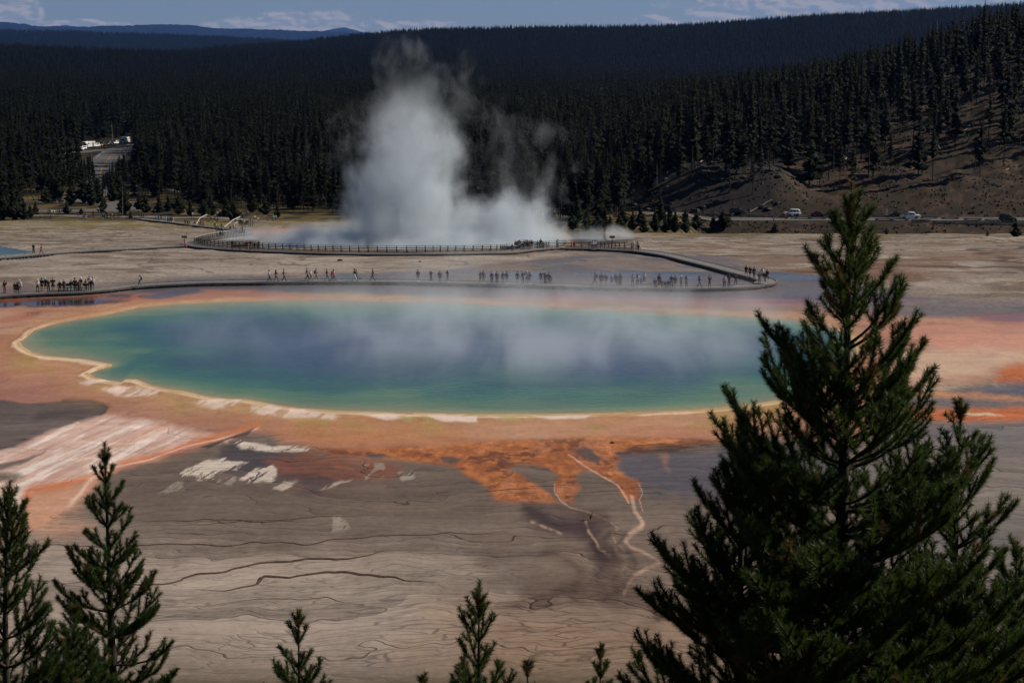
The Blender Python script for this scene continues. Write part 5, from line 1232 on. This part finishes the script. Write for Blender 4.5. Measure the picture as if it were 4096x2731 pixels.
road('path', [H2(100,864), H2(250,864), H2(400,868), H2(560,868), H2(700,872), H2(850,872), H2(960,880), H2(1060,888)], 4.5, gravel, .07)
road('path', [H2(470,735), H2(520,742), H2(600,755), H2(680,762), H2(760,770)], 4.5, gravel, .08)
RRo = road('road', [( (u - CX) / F * 519, 519.0) for u in (2550, 2700, 2900, 3100, 3300, 3500, 3700, 3900, 4100, 4400, 4800)], 8.5, asphalt, .09)
line(RRo, 3.9, .3, wht)
# timber barriers along the right road
stone = mat('barrier_block', (.35, .33, .31), .9, var=.2)
bar = None
def barrier(px, py, k):
    global bar
    p = hit(px, py); e = empty('log_barrier', p, random.uniform(-.06, .06))
    tag(e, 'low timber barrier on blocks, ' + ORD[k] + ' from left along the roadside', 'barrier', 'timber barriers along the right hand road')
    if bar is None:
        m = MB().tube([(-2.7, 0, .62), (0, 0, .66), (2.7, 0, .6)], .16, 8); b1 = MB().box(-.35, .35, -.22, .22, -.1, .5, .05, .03)
        m2 = MB().tube([(-2.5, .05, .18), (2.5, .05, .2)], .1, 6); bar = (m.mesh('log'), b1.mesh('block'), m2.mesh('lower_log'))
    link('log', bar[0], plank_d, e)
    link('lower_log', bar[2], plank_d, e)
    for s_ in (-1.9, 1.9): link('block', bar[1], stone, e, (s_, 0, 0))
for k, (px, py) in enumerate(((2838,863),(2902,866),(2996,868),(3058,869),(3120,873),(3210,877),(3268,879),(3420,882),(3535,884),(3598,886),(3682,889),(3772,894),(3834,896),(3900,898),(3952,898),(4020,900),(4090,902),(3525,870),(3715,876),(3800,879),(3890,884),(3975,887))):
    barrier(px, py, k)

# ------------------------------------------------------------------ vehicles
glass = mat('car_glass', (.02, .025, .03), .08, spec=.6, var=.02); tyre = mat('tyre', (.015, .015, .015), .9); chrome = mat('wheel_metal', (.4, .4, .42), .35, metal=.8); lamp = mat('headlight', (.85, .85, .85), .15, spec=.7); tail = mat('tail_light', (.4, .02, .02), .3)
paint = {k: mat('paint_' + k, v, .28, var=.03, spec=.5) for k, v in dict(white=(.78, .78, .78), black=(.012, .013, .015), navy=(.015, .02, .05), maroon=(.08, .012, .015), silver=(.38, .4, .43), green=(.02, .035, .025)).items()}
def prof(m, pts, w, inset=0.0, bow=.06):
    """closed side profile (x, z) swept across the width with rounded flanks"""
    n = len(pts); zs_ = [p[1] for p in pts]; z0, z1 = min(zs_), max(zs_); secs = []
    cx_ = sum(p[0] for p in pts) / n; cz_ = (z0 + z1) / 2
    for y_, s_ in ((-w / 2, .93), (-w / 2 + bow, 1), (w / 2 - bow, 1), (w / 2, .93)):
        secs.append([(cx_ + (p[0] - cx_) * (1 - (1 - s_) * .35), y_ * (1 - inset * (p[1] - z0) / (z1 - z0 + 1e-6)), cz_ + (p[1] - cz_) * s_) for p in pts])
    m.loft(secs); return m
def wheels(e, L, wb, w, r):
    for sx in (-wb / 2, wb / 2):
        for sy in (-1, 1):
            c = (sx, sy * (w / 2 - .08), r); o_ = MB().tube([(0, -.12, 0), (0, -.09, 0), (0, .09, 0), (0, .12, 0)], [r * .88, r, r, r * .88], 16).build('wheel', tyre, e); o_.location = c
            MB().tube([(0, sy * .10, 0), (0, sy * .135, 0)], [r * .62, r * .55], 12).build('rim', chrome, o_)
def car(px, py, kind, colour, rz, label, group, s_=1.0):
    """faces -X at rz = 0"""
    p = hit(px, py); p[2] += .12; e = empty(kind, p, rz, s_); pm_ = paint[colour]
    tag(e, label, {'motorhome': 'motorhome', 'pickup_truck': 'pickup'}.get(kind, 'car'), group)
    if kind in ('suv', 'sedan', 'jeep'):
        L, W_, Hh_, hb = {'suv': (4.8, 1.92, 1.75, 1.0), 'sedan': (4.7, 1.82, 1.42, .86), 'jeep': (4.3, 1.85, 1.85, 1.05)}[kind]; hl = L / 2
        prof(MB(), [(-hl, .4), (-hl + .08, .28), (hl - .08, .28), (hl, .45), (hl - .02, hb - .08), (hl - .1, hb), (-hl + 1.25, hb), (-hl + .35, hb - .14), (-hl + .04, hb - .28)], W_, .04).build('body', pm_, e, True)
        if kind == 'suv': gh = [(-hl + 1.15, hb - .04), (-hl + 1.9, Hh_ - .06), (-hl + 2.4, Hh_), (hl - .75, Hh_ - .02), (hl - .35, Hh_ - .12), (hl - .12, hb - .04)]
        elif kind == 'sedan': gh = [(-hl + 1.35, hb - .04), (-hl + 2.15, Hh_ - .04), (-hl + 2.7, Hh_), (hl - 1.5, Hh_ - .05), (hl - .75, hb - .02)]
        else: gh = [(-hl + 1.2, hb - .04), (-hl + 1.45, Hh_ - .03), (-hl + 1.7, Hh_), (hl - .1, Hh_), (hl - .03, hb - .04)]
        prof(MB(), gh, W_ * .92, .16).build('cabin', pm_, e, True)
        g = []
        z0, z1 = hb + .02, Hh_ - .14; x0, x1 = gh[0][0], gh[-1][0]
        for (a0, a1) in ((.12, .36), (.39, .63), (.66, .88)):
            X0, X1 = x0 + (x1 - x0) * a0, x0 + (x1 - x0) * a1
            for sy in (-1, 1):
                w0, w1 = W_ * .46 * 1.0 + .012, W_ * .46 * (1 - .16 * .85) + .02
                t0 = .0 if a0 > .2 else (X1 - X0) * .6; t1 = 0 if a1 < .8 else (X1 - X0) * .3
                MB().add([(X0, sy * w0, z0), (X1, sy * w0, z0), (X1 - t1, sy * w1, z1), (X0 + t0, sy * w1, z1), (X0, sy * (w0 - .05), z0), (X1, sy * (w0 - .05), z0), (X1 - t1, sy * (w1 - .05), z1), (X0 + t0, sy * (w1 - .05), z1)],
                         [(0, 1, 2, 3), (7, 6, 5, 4), (0, 4, 5, 1), (1, 5, 6, 2), (2, 6, 7, 3), (3, 7, 4, 0)]).build('side_window', glass, e)
        a, b = gh[0], gh[1]; dx_, dz_ = b[0] - a[0], b[1] - a[1]
        q = lambda t, y_, o_: (a[0] + dx_ * t - o_, y_, a[1] + dz_ * t + o_ * .5)
        MB().add([q(.12, -W_ * .40, .03), q(.12, W_ * .40, .03), q(.92, W_ * .36, .03), q(.92, -W_ * .36, .03), q(.12, -W_ * .40, -.03), q(.12, W_ * .40, -.03), q(.92, W_ * .36, -.03), q(.92, -W_ * .36, -.03)], [(0, 1, 2, 3), (7, 6, 5, 4), (0, 4, 5, 1), (1, 5, 6, 2), (2, 6, 7, 3), (3, 7, 4, 0)]).build('windscreen', glass, e)
        wheels(e, L, L * .58, W_, .36)
        for sy in (-1, 1):
            MB().box(-hl - .02, -hl + .2, sy * W_ * .36 - .17, sy * W_ * .36 + .17, hb - .38, hb - .24).build('headlight', lamp, e)
            MB().box(hl - .08, hl + .02, sy * W_ * .38 - .12, sy * W_ * .38 + .12, hb - .3, hb - .08).build('tail_light', tail, e)
        MB().box(-hl - .02, -hl + .06, -W_ * .3, W_ * .3, .42, .62).build('grille', tyre, e)
    elif kind == 'pickup_truck':
        W_ = 2.0; hl = 2.95
        prof(MB(), [(-hl, .5), (-hl + .1, .38), (hl - .1, .42), (hl, .6), (hl - .02, 1.08), (.55, 1.08), (-hl + 1.35, 1.14), (-hl + .3, 1.08), (-hl + .02, .9)], W_, .03).build('body', pm_, e, True)
        prof(MB(), [(-hl + 1.3, 1.1), (-hl + 1.85, 1.82), (-hl + 2.3, 1.88), (.35, 1.88), (.6, 1.8), (.68, 1.08)], W_ * .93, .14).build('cabin', pm_, e, True)
        MB().box(.85, hl - .12, -W_ / 2 + .12, W_ / 2 - .12, 1.06, 1.12).build('cargo_bed', tyre, e)
        for (X0, X1, t0) in ((-hl + 1.62, -hl + 2.5, .38), (-hl + 2.6, .42, 0)):
            for sy in (-1, 1):
                MB().add([(X0, sy * .945, 1.2), (X1, sy * .945, 1.2), (X1, sy * .85, 1.72), (X0 + t0, sy * .85, 1.72), (X0, sy * .89, 1.2), (X1, sy * .89, 1.2), (X1, sy * .80, 1.72), (X0 + t0, sy * .80, 1.72)], [(0, 1, 2, 3), (7, 6, 5, 4), (0, 4, 5, 1), (1, 5, 6, 2), (2, 6, 7, 3), (3, 7, 4, 0)]).build('side_window', glass, e)
        wheels(e, 5.9, 3.6, W_, .42)
        for sy in (-1, 1): MB().box(-hl - .02, -hl + .15, sy * .78 - .16, sy * .78 + .16, .82, 1.0).build('headlight', lamp, e)
        MB().box(-hl - .03, -hl + .05, -.55, .55, .55, .95).build('grille', chrome, e)
    else:      # motorhome
        W_ = 2.4; hl = 3.9
        m = MB(); prof(m, [(-1.9, .55), (hl, .55), (hl, 3.2), (hl - .08, 3.28), (-2.9, 3.28), (-3.4, 3.15), (-3.55, 2.75), (-3.4, 2.4), (-2.5, 2.2), (-1.9, 2.15)], W_, 0, .05).build('living_box', pm_, e)
        prof(MB(), [(-hl, .5), (-hl + .1, .4), (-1.9, .4), (-1.9, 2.13), (-2.3, 2.13), (-3.0, 1.35), (-hl + .1, 1.15)], 2.05, .05).build('cab', pm_, e, True)
        MB().add([(-2.98, -.85, 1.42), (-2.98, .85, 1.42), (-2.42, .8, 2.05), (-2.42, -.8, 2.05), (-2.9, -.85, 1.38), (-2.9, .85, 1.38), (-2.34, .8, 2.0), (-2.34, -.8, 2.0)], [(3, 2, 1, 0), (4, 5, 6, 7), (0, 1, 5, 4), (1, 2, 6, 5), (2, 3, 7, 6), (3, 0, 4, 7)]).build('windscreen', glass, e)
        MB().add([(-3.5, -.9, 2.55), (-3.5, .9, 2.55), (-3.4, .85, 3.0), (-3.4, -.85, 3.0), (-3.58, -.9, 2.55), (-3.58, .9, 2.55), (-3.48, .85, 3.0), (-3.48, -.85, 3.0)], [(0, 1, 2, 3), (7, 6, 5, 4), (0, 4, 5, 1), (1, 5, 6, 2), (2, 6, 7, 3), (3, 7, 4, 0)]).build('front_window', glass, e)
        stripe = mat('orange_stripe', (.65, .25, .03), .5)
        for sy in (-1, 1):
            y0 = sy * W_ / 2; MB().box(-.6, 3.85, min(y0, y0 + sy * .006), max(y0, y0 + sy * .006), 2.2, 2.4).build('stripe', stripe, e)
            MB().box(-1.5, -.65, y0 - .02, y0 + .02, 1.9, 2.6).build('side_window', glass, e)
            MB().box(-3.0, -2.2, sy * 1.0 - .03, sy * 1.0 + .03, 1.35, 1.85).build('cab_window', glass, e)
            MB().box(-hl - .02, -hl + .12, sy * .8 - .16, sy * .8 + .16, .8, 1.0).build('headlight', lamp, e)
        for q in (-1.5, .3, 1.6): MB().box(q, q + .7, -.35, .35, 3.27, 3.45, .06, .06).build('roof_vent', CL['tan'] if q > 0 else pm_, e)
        wheels(e, 7.8, 4.6, 2.2, .42)
        MB().box(-hl - .03, -hl + .05, -.5, .5, .6, .95).build('grille', tyre, e)
gv = 'vehicles parked along the forest road'
r0 = math.radians(62)
car(503, 574, 'motorhome', 'white', r0, 'white motorhome with orange stripe at the right end of the parked row', gv, .92)
car(354, 593, 'motorhome', 'white', r0, 'white motorhome with orange stripe among cars, left of the other', gv, .92)
car(464, 577, 'suv', 'white', r0, 'white car parked just left of the right hand motorhome', gv)
car(437, 581, 'suv', 'navy', r0, 'dark blue car second in line left of the right hand motorhome', gv)
car(412, 585, 'suv', 'maroon', r0, 'dark red car in the middle of the parked row', gv)
car(383, 589, 'suv', 'white', r0, 'small white car just right of the left hand motorhome', gv)
car(328, 600, 'suv', 'white', r0, 'white car half hidden by a pine, left of the left motorhome', gv)
car(315, 605, 'suv', 'white', r0, 'leftmost white car almost hidden behind the pine', gv)
car(226, 614, 'pickup_truck', 'navy', r0 * .4, 'dark blue pickup in the shaded parking bay at left', gv)
car(262, 612, 'suv', 'black', r0 * .4, 'black car beside the dark pickup in the shaded bay', gv)
gr = 'vehicles beside the right hand road'
car(2950, 858, 'suv', 'black', math.pi, 'black car in deep shade under the cliff, headlights glinting', gr)
car(3168, 863, 'suv', 'white', 0.0, 'white car stopped on the right road behind the walkers', gr, 1.05)
car(3275, 866, 'sedan', 'maroon', math.pi, 'low dark red saloon just right of the white car', gr)
car(3640, 875, 'pickup_truck', 'white', math.pi, 'white pickup with open bed heading right along the road', gr, .98)
car(3592, 871, 'sedan', 'black', math.pi, 'black saloon parked behind the white pickup', gr, 1.05)
car(4030, 886, 'jeep', 'green', math.pi, 'dark boxy off-road car at the right edge behind a round bush', gr, 1.1)
car(226, 812, 'sedan', 'black', 0.2, 'black car by the grass island of the parking loop', 'cars at the parking loop')
car(-14, 770, 'motorhome', 'white', 0.0, 'white roof of a large vehicle behind pines at the left edge', 'cars at the parking loop', .9)
car(3, 829, 'suv', 'white', .3, 'pale car glimpsed through the pines at the far left edge', 'cars at the parking loop')
# rocks, driftwood and tufts on the flats
rock = mat('dark_rock', (.055, .05, .046), .9, var=.3)
def stone_(px, py, r, label, grp=None):
    p = hit(px, py) if py < 1110 else np.array([*flat(px, py), 0]); m = MB(); rr = random.Random(px)
    m.ball((0, 0, r * .2), (r, r * .8, r * .55), 8, 6); m.v = [(a + rr.uniform(-.18, .18) * r, b + rr.uniform(-.18, .18) * r, c + rr.uniform(-.12, .12) * r) for a, b, c in m.v]
    o = m.build('rock', rock); o.location = p; tag(o, label, 'rock', grp)
stone_(1360, 1044, .42, 'small dark rock on pale ground below the railed boardwalk'); stone_(1441, 1117, .3, 'small stone beside the walkers on the near boardwalk')
stone_(2450, 1772, .18, 'small dark clump on the orange mat'); stone_(1680, 1048, .25, 'tiny dark stone left of the misty walkers')
for k in range(46):
    a = random.uniform(2300, 3120); stone_(a, random.choice([random.uniform(800, 850), random.uniform(640, 720)]), random.uniform(.4, 1.3), 'rough grey boulder on the dark broken slope behind the road', 'boulders on the dark slope')
tuft = mat('dry_grass', (.10, .085, .04), .9, var=.3)
def tuft_(px, py, s_, label):
    p = np.array([*flat(px, py), 0]); m = MB(); rr = random.Random(px)
    for k in range(26):
        a = rr.random() * 6.28; l = rr.uniform(.4, 1) * s_; m.tube([(0, 0, 0), (math.cos(a) * l * .2, math.sin(a) * l * .2, l * .6), (math.cos(a) * l * .5, math.sin(a) * l * .5, l * .9)], [.012, .01, .003], 3)
    o = m.build('grass_tuft', tuft); o.location = p; tag(o, label, 'grass tuft')
tuft_(2362, 2078, .6, 'lone dark grass tuft beside the runoff channel')
o = MB().tube([(-1, 0, .1), (-.4, .1, .25), (.2, 0, .3), (.9, .1, .75)], [.05, .05, .04, .02], 6).tube([(.2, 0, .3), (.6, -.1, .2)], [.03, .01], 5).build('driftwood', grey_wood); o.location = [*flat(1215, 1141), .02]; o.scale = (.8, .8, .8); tag(o, 'bleached stick lying in the shallow water below the walkers', 'driftwood')
# terrace rims: the real little steps in the foreground
rimm = mat('terrace_rim', C(66, 50, 40), .9, var=.5, nscale=3)
def rim(px, h_, wd, seed, jag=.16):
    wd *= .8
    P = smooth([(*flat(a, b), 0) for a, b in px], .22); s_ = np.arange(len(P)) * .22
    P[:, 1] += (fbm(s_ * .55, s_ * 0 + seed, 3, seed) - .5) * jag * 9; P[:, 0] += (fbm(s_ * .55, s_ * 0 + seed + 9, 3, seed) - .5) * jag * 3
    w_ = wd * (.15 + 1.7 * fbm(s_ * .5, s_ * 0 + seed, 4, seed + 1, .7) ** 1.3); n = len(P)
    fd = np.minimum(1, np.minimum(np.arange(n), np.arange(n)[::-1]) / 22 + .03); w_ = w_ * fd; hh = np.stack([fd * 0, fd * 0, fd * h_], 1)
    T, N = frames(P); V = np.concatenate([P - N * w_[:, None] * .5 + [0, 0, .004], P + hh, P + N * w_[:, None] * .5 + [0, 0, .004]])
    i_ = np.arange(3 * n).reshape(3, n); fs = np.stack([i_[:-1, :-1].ravel(), i_[1:, :-1].ravel(), i_[1:, 1:].ravel(), i_[:-1, 1:].ravel()], 1)
    tag(link('terrace_rim', mesh_np('terrace_rim', V, fs), rimm), kind='structure')
rim([(130,2320),(250,2332),(360,2331),(540,2336),(660,2335),(720,2325),(760,2295),(900,2283),(1000,2265),(1150,2252),(1250,2238),(1400,2235),(1480,2222),(1560,2205),(1620,2200)], .09, .42, 1)
rim([(640,2382),(700,2370),(750,2357),(900,2357),(1010,2342),(1060,2316),(1150,2302),(1240,2292),(1350,2286),(1480,2300),(1560,2305),(1640,2326),(1760,2327),(1850,2316)], .10, .5, 2)
rim([(110,2442),(250,2446),(400,2452),(560,2450),(700,2454),(830,2446),(870,2425),(1000,2405),(1120,2395),(1300,2400),(1400,2412),(1600,2406),(1760,2395)], .10, .5, 3)
rim([(110,2182),(260,2178),(420,2184),(560,2180),(900,2178),(1200,2174),(1300,2166),(1480,2150),(1700,2140),(2080,2128)], .05, .28, 4)
rim([(560,2130),(700,2134),(860,2132),(1000,2118)], .05, .22, 5); rim([(500,2080),(800,2082),(1000,2086),(1300,2090)], .05, .18, 6)
rim([(600,2100),(640,2100),(900,2092),(1200,2070),(1560,2062)], .04, .15, 12)
rim([(640,2418),(690,2400),(560,2432),(440,2440)], .05, .22, 7); rim([(1420,2530),(1300,2545),(1100,2540),(700,2545)], .04, .2, 8)
for k in range(11):
    a_ = random.uniform(1850, 2500); yy_ = random.uniform(1945, 2002) - (a_ - 2100) * .05; l_ = random.uniform(120, 420); rim([(a_, yy_), (a_ + l_ / 2, yy_ - l_ * .03 + random.uniform(-3, 3)), (a_ + l_, yy_ - l_ * .05)], .05, random.uniform(.12, .22), 30 + k, .1)
for k in range(9):
    a_ = random.uniform(2430, 2800); yy_ = random.uniform(1780, 1815) - (a_ - 2500) * .05; l_ = random.uniform(120, 350); rim([(a_, yy_), (a_ + l_ / 2, yy_ - l_ * .03 + random.uniform(-2, 2)), (a_ + l_, yy_ - l_ * .05)], .06, random.uniform(.12, .28), 50 + k, .08)
rim([(2000,2730),(2250,2700),(2500,2715),(2800,2700)], .06, .25, 15); rim([(1900,2610),(2200,2640),(2500,2625),(2760,2650)], .05, .2, 16)
# ------------------------------------------------------------------ foreground pines
def needle_mat(name, c1, c2):
    m = bpy.data.materials.new(name); m.use_nodes = True; h = Nd(m.node_tree); b = h.n['Principled BSDF']
    t = h.new('ShaderNodeTexCoord'); n = h.noise(t.outputs['Object'], 2.2, 3.0, .6); at = h.new('ShaderNodeAttribute', attribute_name='tint')
    c_ = h.mix(h.ss(n, .35, .65), (*c1, 1), (*c2, 1)); c_ = h.mix(X(h, at.outputs['Fac']), c_, (.20, .10, .035, 1))
    h.put(b.inputs['Base Color'], c_)
    b.inputs['Roughness'].default_value = .5; b.inputs['Specular IOR Level'].default_value = .25
    tr = h.new('ShaderNodeBsdfTranslucent'); h.put(tr.inputs[0], h.mix(X(h, at.outputs['Fac']), (.10, .16, .02, 1), (.25, .12, .03, 1)))
    ms = h.new('ShaderNodeMixShader'); ms.inputs[0].default_value = .22; h.l.new(b.outputs[0], ms.inputs[1]); h.l.new(tr.outputs[0], ms.inputs[2]); h.l.new(ms.outputs[0], h.n['Material Output'].inputs[0])
    return m
ndl = needle_mat('pine_needles', (.010, .026, .005), (.028, .052, .012))
twig_m = mat('pine_twig', (.04, .026, .017), .9, var=.3, nscale=12)
cone_m = mat('pine_cone', (.10, .05, .025), .8, var=.3, nscale=20)
def fore_pine(tip, base_h, spread, seed, label, D, whorl=.30, vis=None, dens=1.0, bend=(0, 0), topl=.5, nlen=.072, power=.75, low=None):
    """tip: photo pixel of the leader; D: distance; base_h: height from ground to tip is found from the terrain"""
    r = random.Random(seed); d_ = ray(*tip); tipP = np.array([d_[0] / d_[1] * D, D, CZ + d_[2] / d_[1] * D])
    gz = float(hz(tipP[0], tipP[1])); H = tipP[2] - gz; base = Vector((tipP[0], tipP[1], gz - .15)); H += .15
    e = empty('pine_tree', base); tag(e, label, 'tree')
    segs = []            # (p0, p1, r0, r1) wood
    brush = []           # (p0, p1, tint) needle-bearing
    def axis(z_):        # trunk axis
        t = z_ / H; return Vector((bend[0] * math.sin(t * 3.1), bend[1] * math.sin(t * 3.1), z_))
    zv = H - (vis or 5.5)
    def twig(p, d, L, rr, lvl, needle=True):
        n = max(2, int(L / .085)); st = L / n; pp = p.copy(); dd = d.copy(); dead = .8 if (lvl > 0 and r.random() < .035) else 0.0; side = r.choice((-1, 1)); curl = (1.25 - .5 * abs(d.z)) * min(1, L * 1.6 + .35)
        for i in range(n):
            f = i / n
            dd = (dd + Vector((r.uniform(-.10, .10), r.uniform(-.10, .10), (curl / n) * (.45 + 1.1 * f) + r.uniform(-.05, .05)))).normalized()
            q = pp + dd * st; segs.append((pp, q, rr * (1 - f * .7), rr * (1 - (f + 1 / n) * .7)))
            if needle and (L * (1 - f) < .6 or lvl > 0): brush.append((pp, q, dead))
            if lvl < 2 and i >= 1 and L > .26 and i < n - 1 and r.random() < (.86 if lvl == 0 else .58):
                ch = L * (1 - f) * r.uniform(.45, .72) if lvl == 0 else L * (1 - f) * r.uniform(.4, .6)
                if ch > .09:
                    sd = dd.cross(Vector((0, 0, 1))); sd.normalize()
                    twig(q, (dd * .75 + sd * side * r.uniform(.5, .9) + Vector((0, 0, r.uniform(-.05, .25)))).normalized(), min(ch, .75), rr * .55, lvl + 1)
                    side = -side
            pp = q
        return pp
    z_ = H - topl * .55; k = 0
    while z_ > zv:
        h_ = H - z_; Lb = spread * (h_ ** power) + .06 * r.uniform(.82, 1.12); nb = r.randint(4, 6) if h_ > .5 else r.randint(3, 5)
        a0 = r.random() * 6.28
        el_ = math.radians(max(6, 58 - 17 * h_))
        if low is not None and h_ > low: Lb *= .82
        for b in range(nb):
            a = a0 + b * 6.283 / nb + r.uniform(-.35, .35); e_ = el_ + math.radians(r.uniform(-9, 9)); L = Lb * r.choice((r.uniform(.55, .8), r.uniform(.85, 1.05), r.uniform(.9, 1.1)))
            twig(axis(z_ + r.uniform(-.05, .05)), Vector((math.cos(a) * math.cos(e_), math.sin(a) * math.cos(e_), math.sin(e_))), L, .008 + .012 * L, 0)
        z_ -= whorl * r.uniform(.75, 1.2) * (1 + .08 * h_); k += 1
        if r.random() < .5:    # small shoots between whorls
            a = r.random() * 6.28; twig(axis(z_ + .12), Vector((math.cos(a) * .8, math.sin(a) * .8, .6)).normalized(), Lb * .45, .008, 1)
    # leader
    pp = axis(H - topl)
    for i in range(6):
        q = axis(H - topl + topl * (i + 1) / 6); brush.append((pp, q, .75 if i >= 1 else .3)); pp = q
    for a in (0.5, 2.4, 4.4):  # buds round the leader
        b0 = axis(H - topl * .75); q = b0 + Vector((math.cos(a) * .06, math.sin(a) * .06, topl * .4)); brush.append((b0, q, .45)); segs.append((b0, q, .008, .004))
    # trunk
    m = MB(); n = 14
    m.tube([axis(H * i / n) for i in range(n + 1)], [max(.008, (.014 * H + .012) * (1 - i / n) ** .85 * (1.25 if i == 0 else 1)) for i in range(n + 1)], 9); tr = m.build('trunk', bark, e, True)
    # wood of the branches
    A0 = np.array([list(s[0]) for s in segs]); A1 = np.array([list(s[1]) for s in segs]); R0 = np.array([s[2] for s in segs]); R1 = np.array([s[3] for s in segs])
    dv = A1 - A0; dv /= np.linalg.norm(dv, axis=1)[:, None] + 1e-9
    s1 = np.cross(dv, [.3, .2, .93]); s1 /= np.linalg.norm(s1, axis=1)[:, None] + 1e-9; s2 = np.cross(dv, s1)
    V = []; 
    for k in range(3):
        a = 2 * math.pi * k / 3; o_ = s1 * math.cos(a) + s2 * math.sin(a); V += [A0 + o_ * R0[:, None], A1 + o_ * R1[:, None]]
    n = len(A0); V = np.stack(V, 1).reshape(-1, 3); b0 = np.arange(n)[:, None] * 6
    fs = np.concatenate([b0 + [2 * k, 2 * ((k + 1) % 3), 2 * ((k + 1) % 3) + 1, 2 * k + 1] for k in range(3)]); link('branches', mesh_np('branches', V, fs), twig_m, e)
    # needles
    B0 = np.array([list(s[0]) for s in brush]); B1 = np.array([list(s[1]) for s in brush]); TI = np.array([s[2] for s in brush])
    ln = np.linalg.norm(B1 - B0, axis=1); cnt = np.maximum(1, (ln * 900 * dens).astype(int)); ix = np.repeat(np.arange(len(brush)), cnt); N_ = len(ix)
    g = np.random.default_rng(seed); t = g.random(N_)[:, None]; p = B0[ix] * (1 - t) + B1[ix] * t; ax_ = (B1 - B0)[ix] / (ln[ix][:, None] + 1e-9)
    rd = g.normal(size=(N_, 3)); rd -= (rd * ax_).sum(1)[:, None] * ax_; rd /= np.linalg.norm(rd, axis=1)[:, None]
    an = np.radians(g.uniform(30, 72, N_))[:, None]; nd = ax_ * np.cos(an) + rd * np.sin(an); nl = (nlen * g.uniform(.65, 1.1, N_))[:, None]
    wv = np.cross(nd, g.normal(size=(N_, 3))); wv /= np.linalg.norm(wv, axis=1)[:, None]; wd = .0027 * (D / 16) ** .5
    tipn = p + nd * nl + np.array([0, 0, .004]); V = np.stack([p - wv * wd, p + wv * wd, tipn], 1).reshape(-1, 3)
    me = mesh_np('foliage', V, np.arange(N_ * 3).reshape(-1, 3)); at = me.attributes.new('tint', 'FLOAT', 'POINT'); at.data.foreach_set('value', np.repeat(TI[ix], 3).astype(np.float32))
    link('foliage', me, ndl, e)
    for c in range(5 if H > 5 else 2):
        s_ = r.choice(segs[len(segs) // 8:]); o = MB().tube([(0, 0, -.035), (0, 0, -.01), (0, 0, .02), (0, 0, .045)], [.012, .024, .02, .004], 8).build('cone', cone_m, e); o.location = s_[0]
    return e
fore_pine((3408,728), 0, .57, 3, 'huge bushy pine filling the right foreground, its leader above the road', 16.0, .25, 5.4, 1.0, topl=.55, power=.86)
fore_pine((418,1768), 0, .41, 5, 'narrow tall young pine standing in the left foreground', 24.0, .30, 4.2, 1.0, topl=.45, power=.85)
fore_pine((42,1925), 0, .60, 8, 'pine cut off by the left edge of the picture', 20.0, .30, 3.6, 1.0, topl=.4, power=.8, bend=(-.15, 0))
fore_pine((292,2425), 0, .50, 12, 'small dark pine squeezed between the two left foreground pines', 21.5, .26, 1.8, 1.0, topl=.2, power=.8)
fore_pine((1192,2440), 0, .50, 9, 'small sparse pine top at the bottom, left of centre', 22.0, .36, 1.8, 1.0, topl=.3, power=.85)
fore_pine((1915,2355), 0, .5, 10, 'bushy pine top at the bottom centre of the picture', 20.0, .28, 2.2, 1.0, topl=.3, power=.62)
fore_pine((2402,2572), 0, .36, 13, 'small dark pine tip at the bottom, right of centre', 27.0, .30, 1.6, 1.0, topl=.35, power=.8)
fore_pine((2110,2640), 0, .30, 15, 'low pine shoots just right of the bottom centre pine', 19.0, .26, 1.0, 1.0, topl=.2)
fore_pine((1692,2700), 0, .25, 16, 'tiny pine shoots at the bottom edge, left of the centre pine', 21.0, .26, .8, 1.0, topl=.15)
fore_pine((4070,2165), 0, .62, 17, 'pine cut off by the right edge below the huge one', 18.0, .30, 2.6, 1.0, topl=.3, power=.8)
fore_pine((3845,1595), 0, .52, 19, 'slimmer pine crowded against the right side of the huge one', 17.2, .30, 3.4, 1.0, topl=.3, power=.8)
fore_pine((2975,1640), 0, .56, 20, 'slim pine crowded against the left side of the huge one', 16.6, .30, 3.2, 1.0, topl=.3, power=.85)
# dead thin pole by the left pines
p_ = ray(291, 2365); D_ = 23.0; q_ = np.array([p_[0] / p_[1] * D_, D_, CZ + p_[2] / p_[1] * D_]); gz = float(hz(q_[0], q_[1]))
o = MB().tube([(0, 0, 0), (0, 0, (q_[2] - gz) * .6), (0, 0, q_[2] - gz)], [.03, .018, .005], 6).tube([(0, 0, (q_[2] - gz) * .9), (.05, 0, (q_[2] - gz) * .93)], [.006, .003], 4).build('dead_sapling', twig_m); o.location = (q_[0], q_[1], gz); tag(o, 'thin bare dead stem rising left of the tall young pine', 'dead sapling')
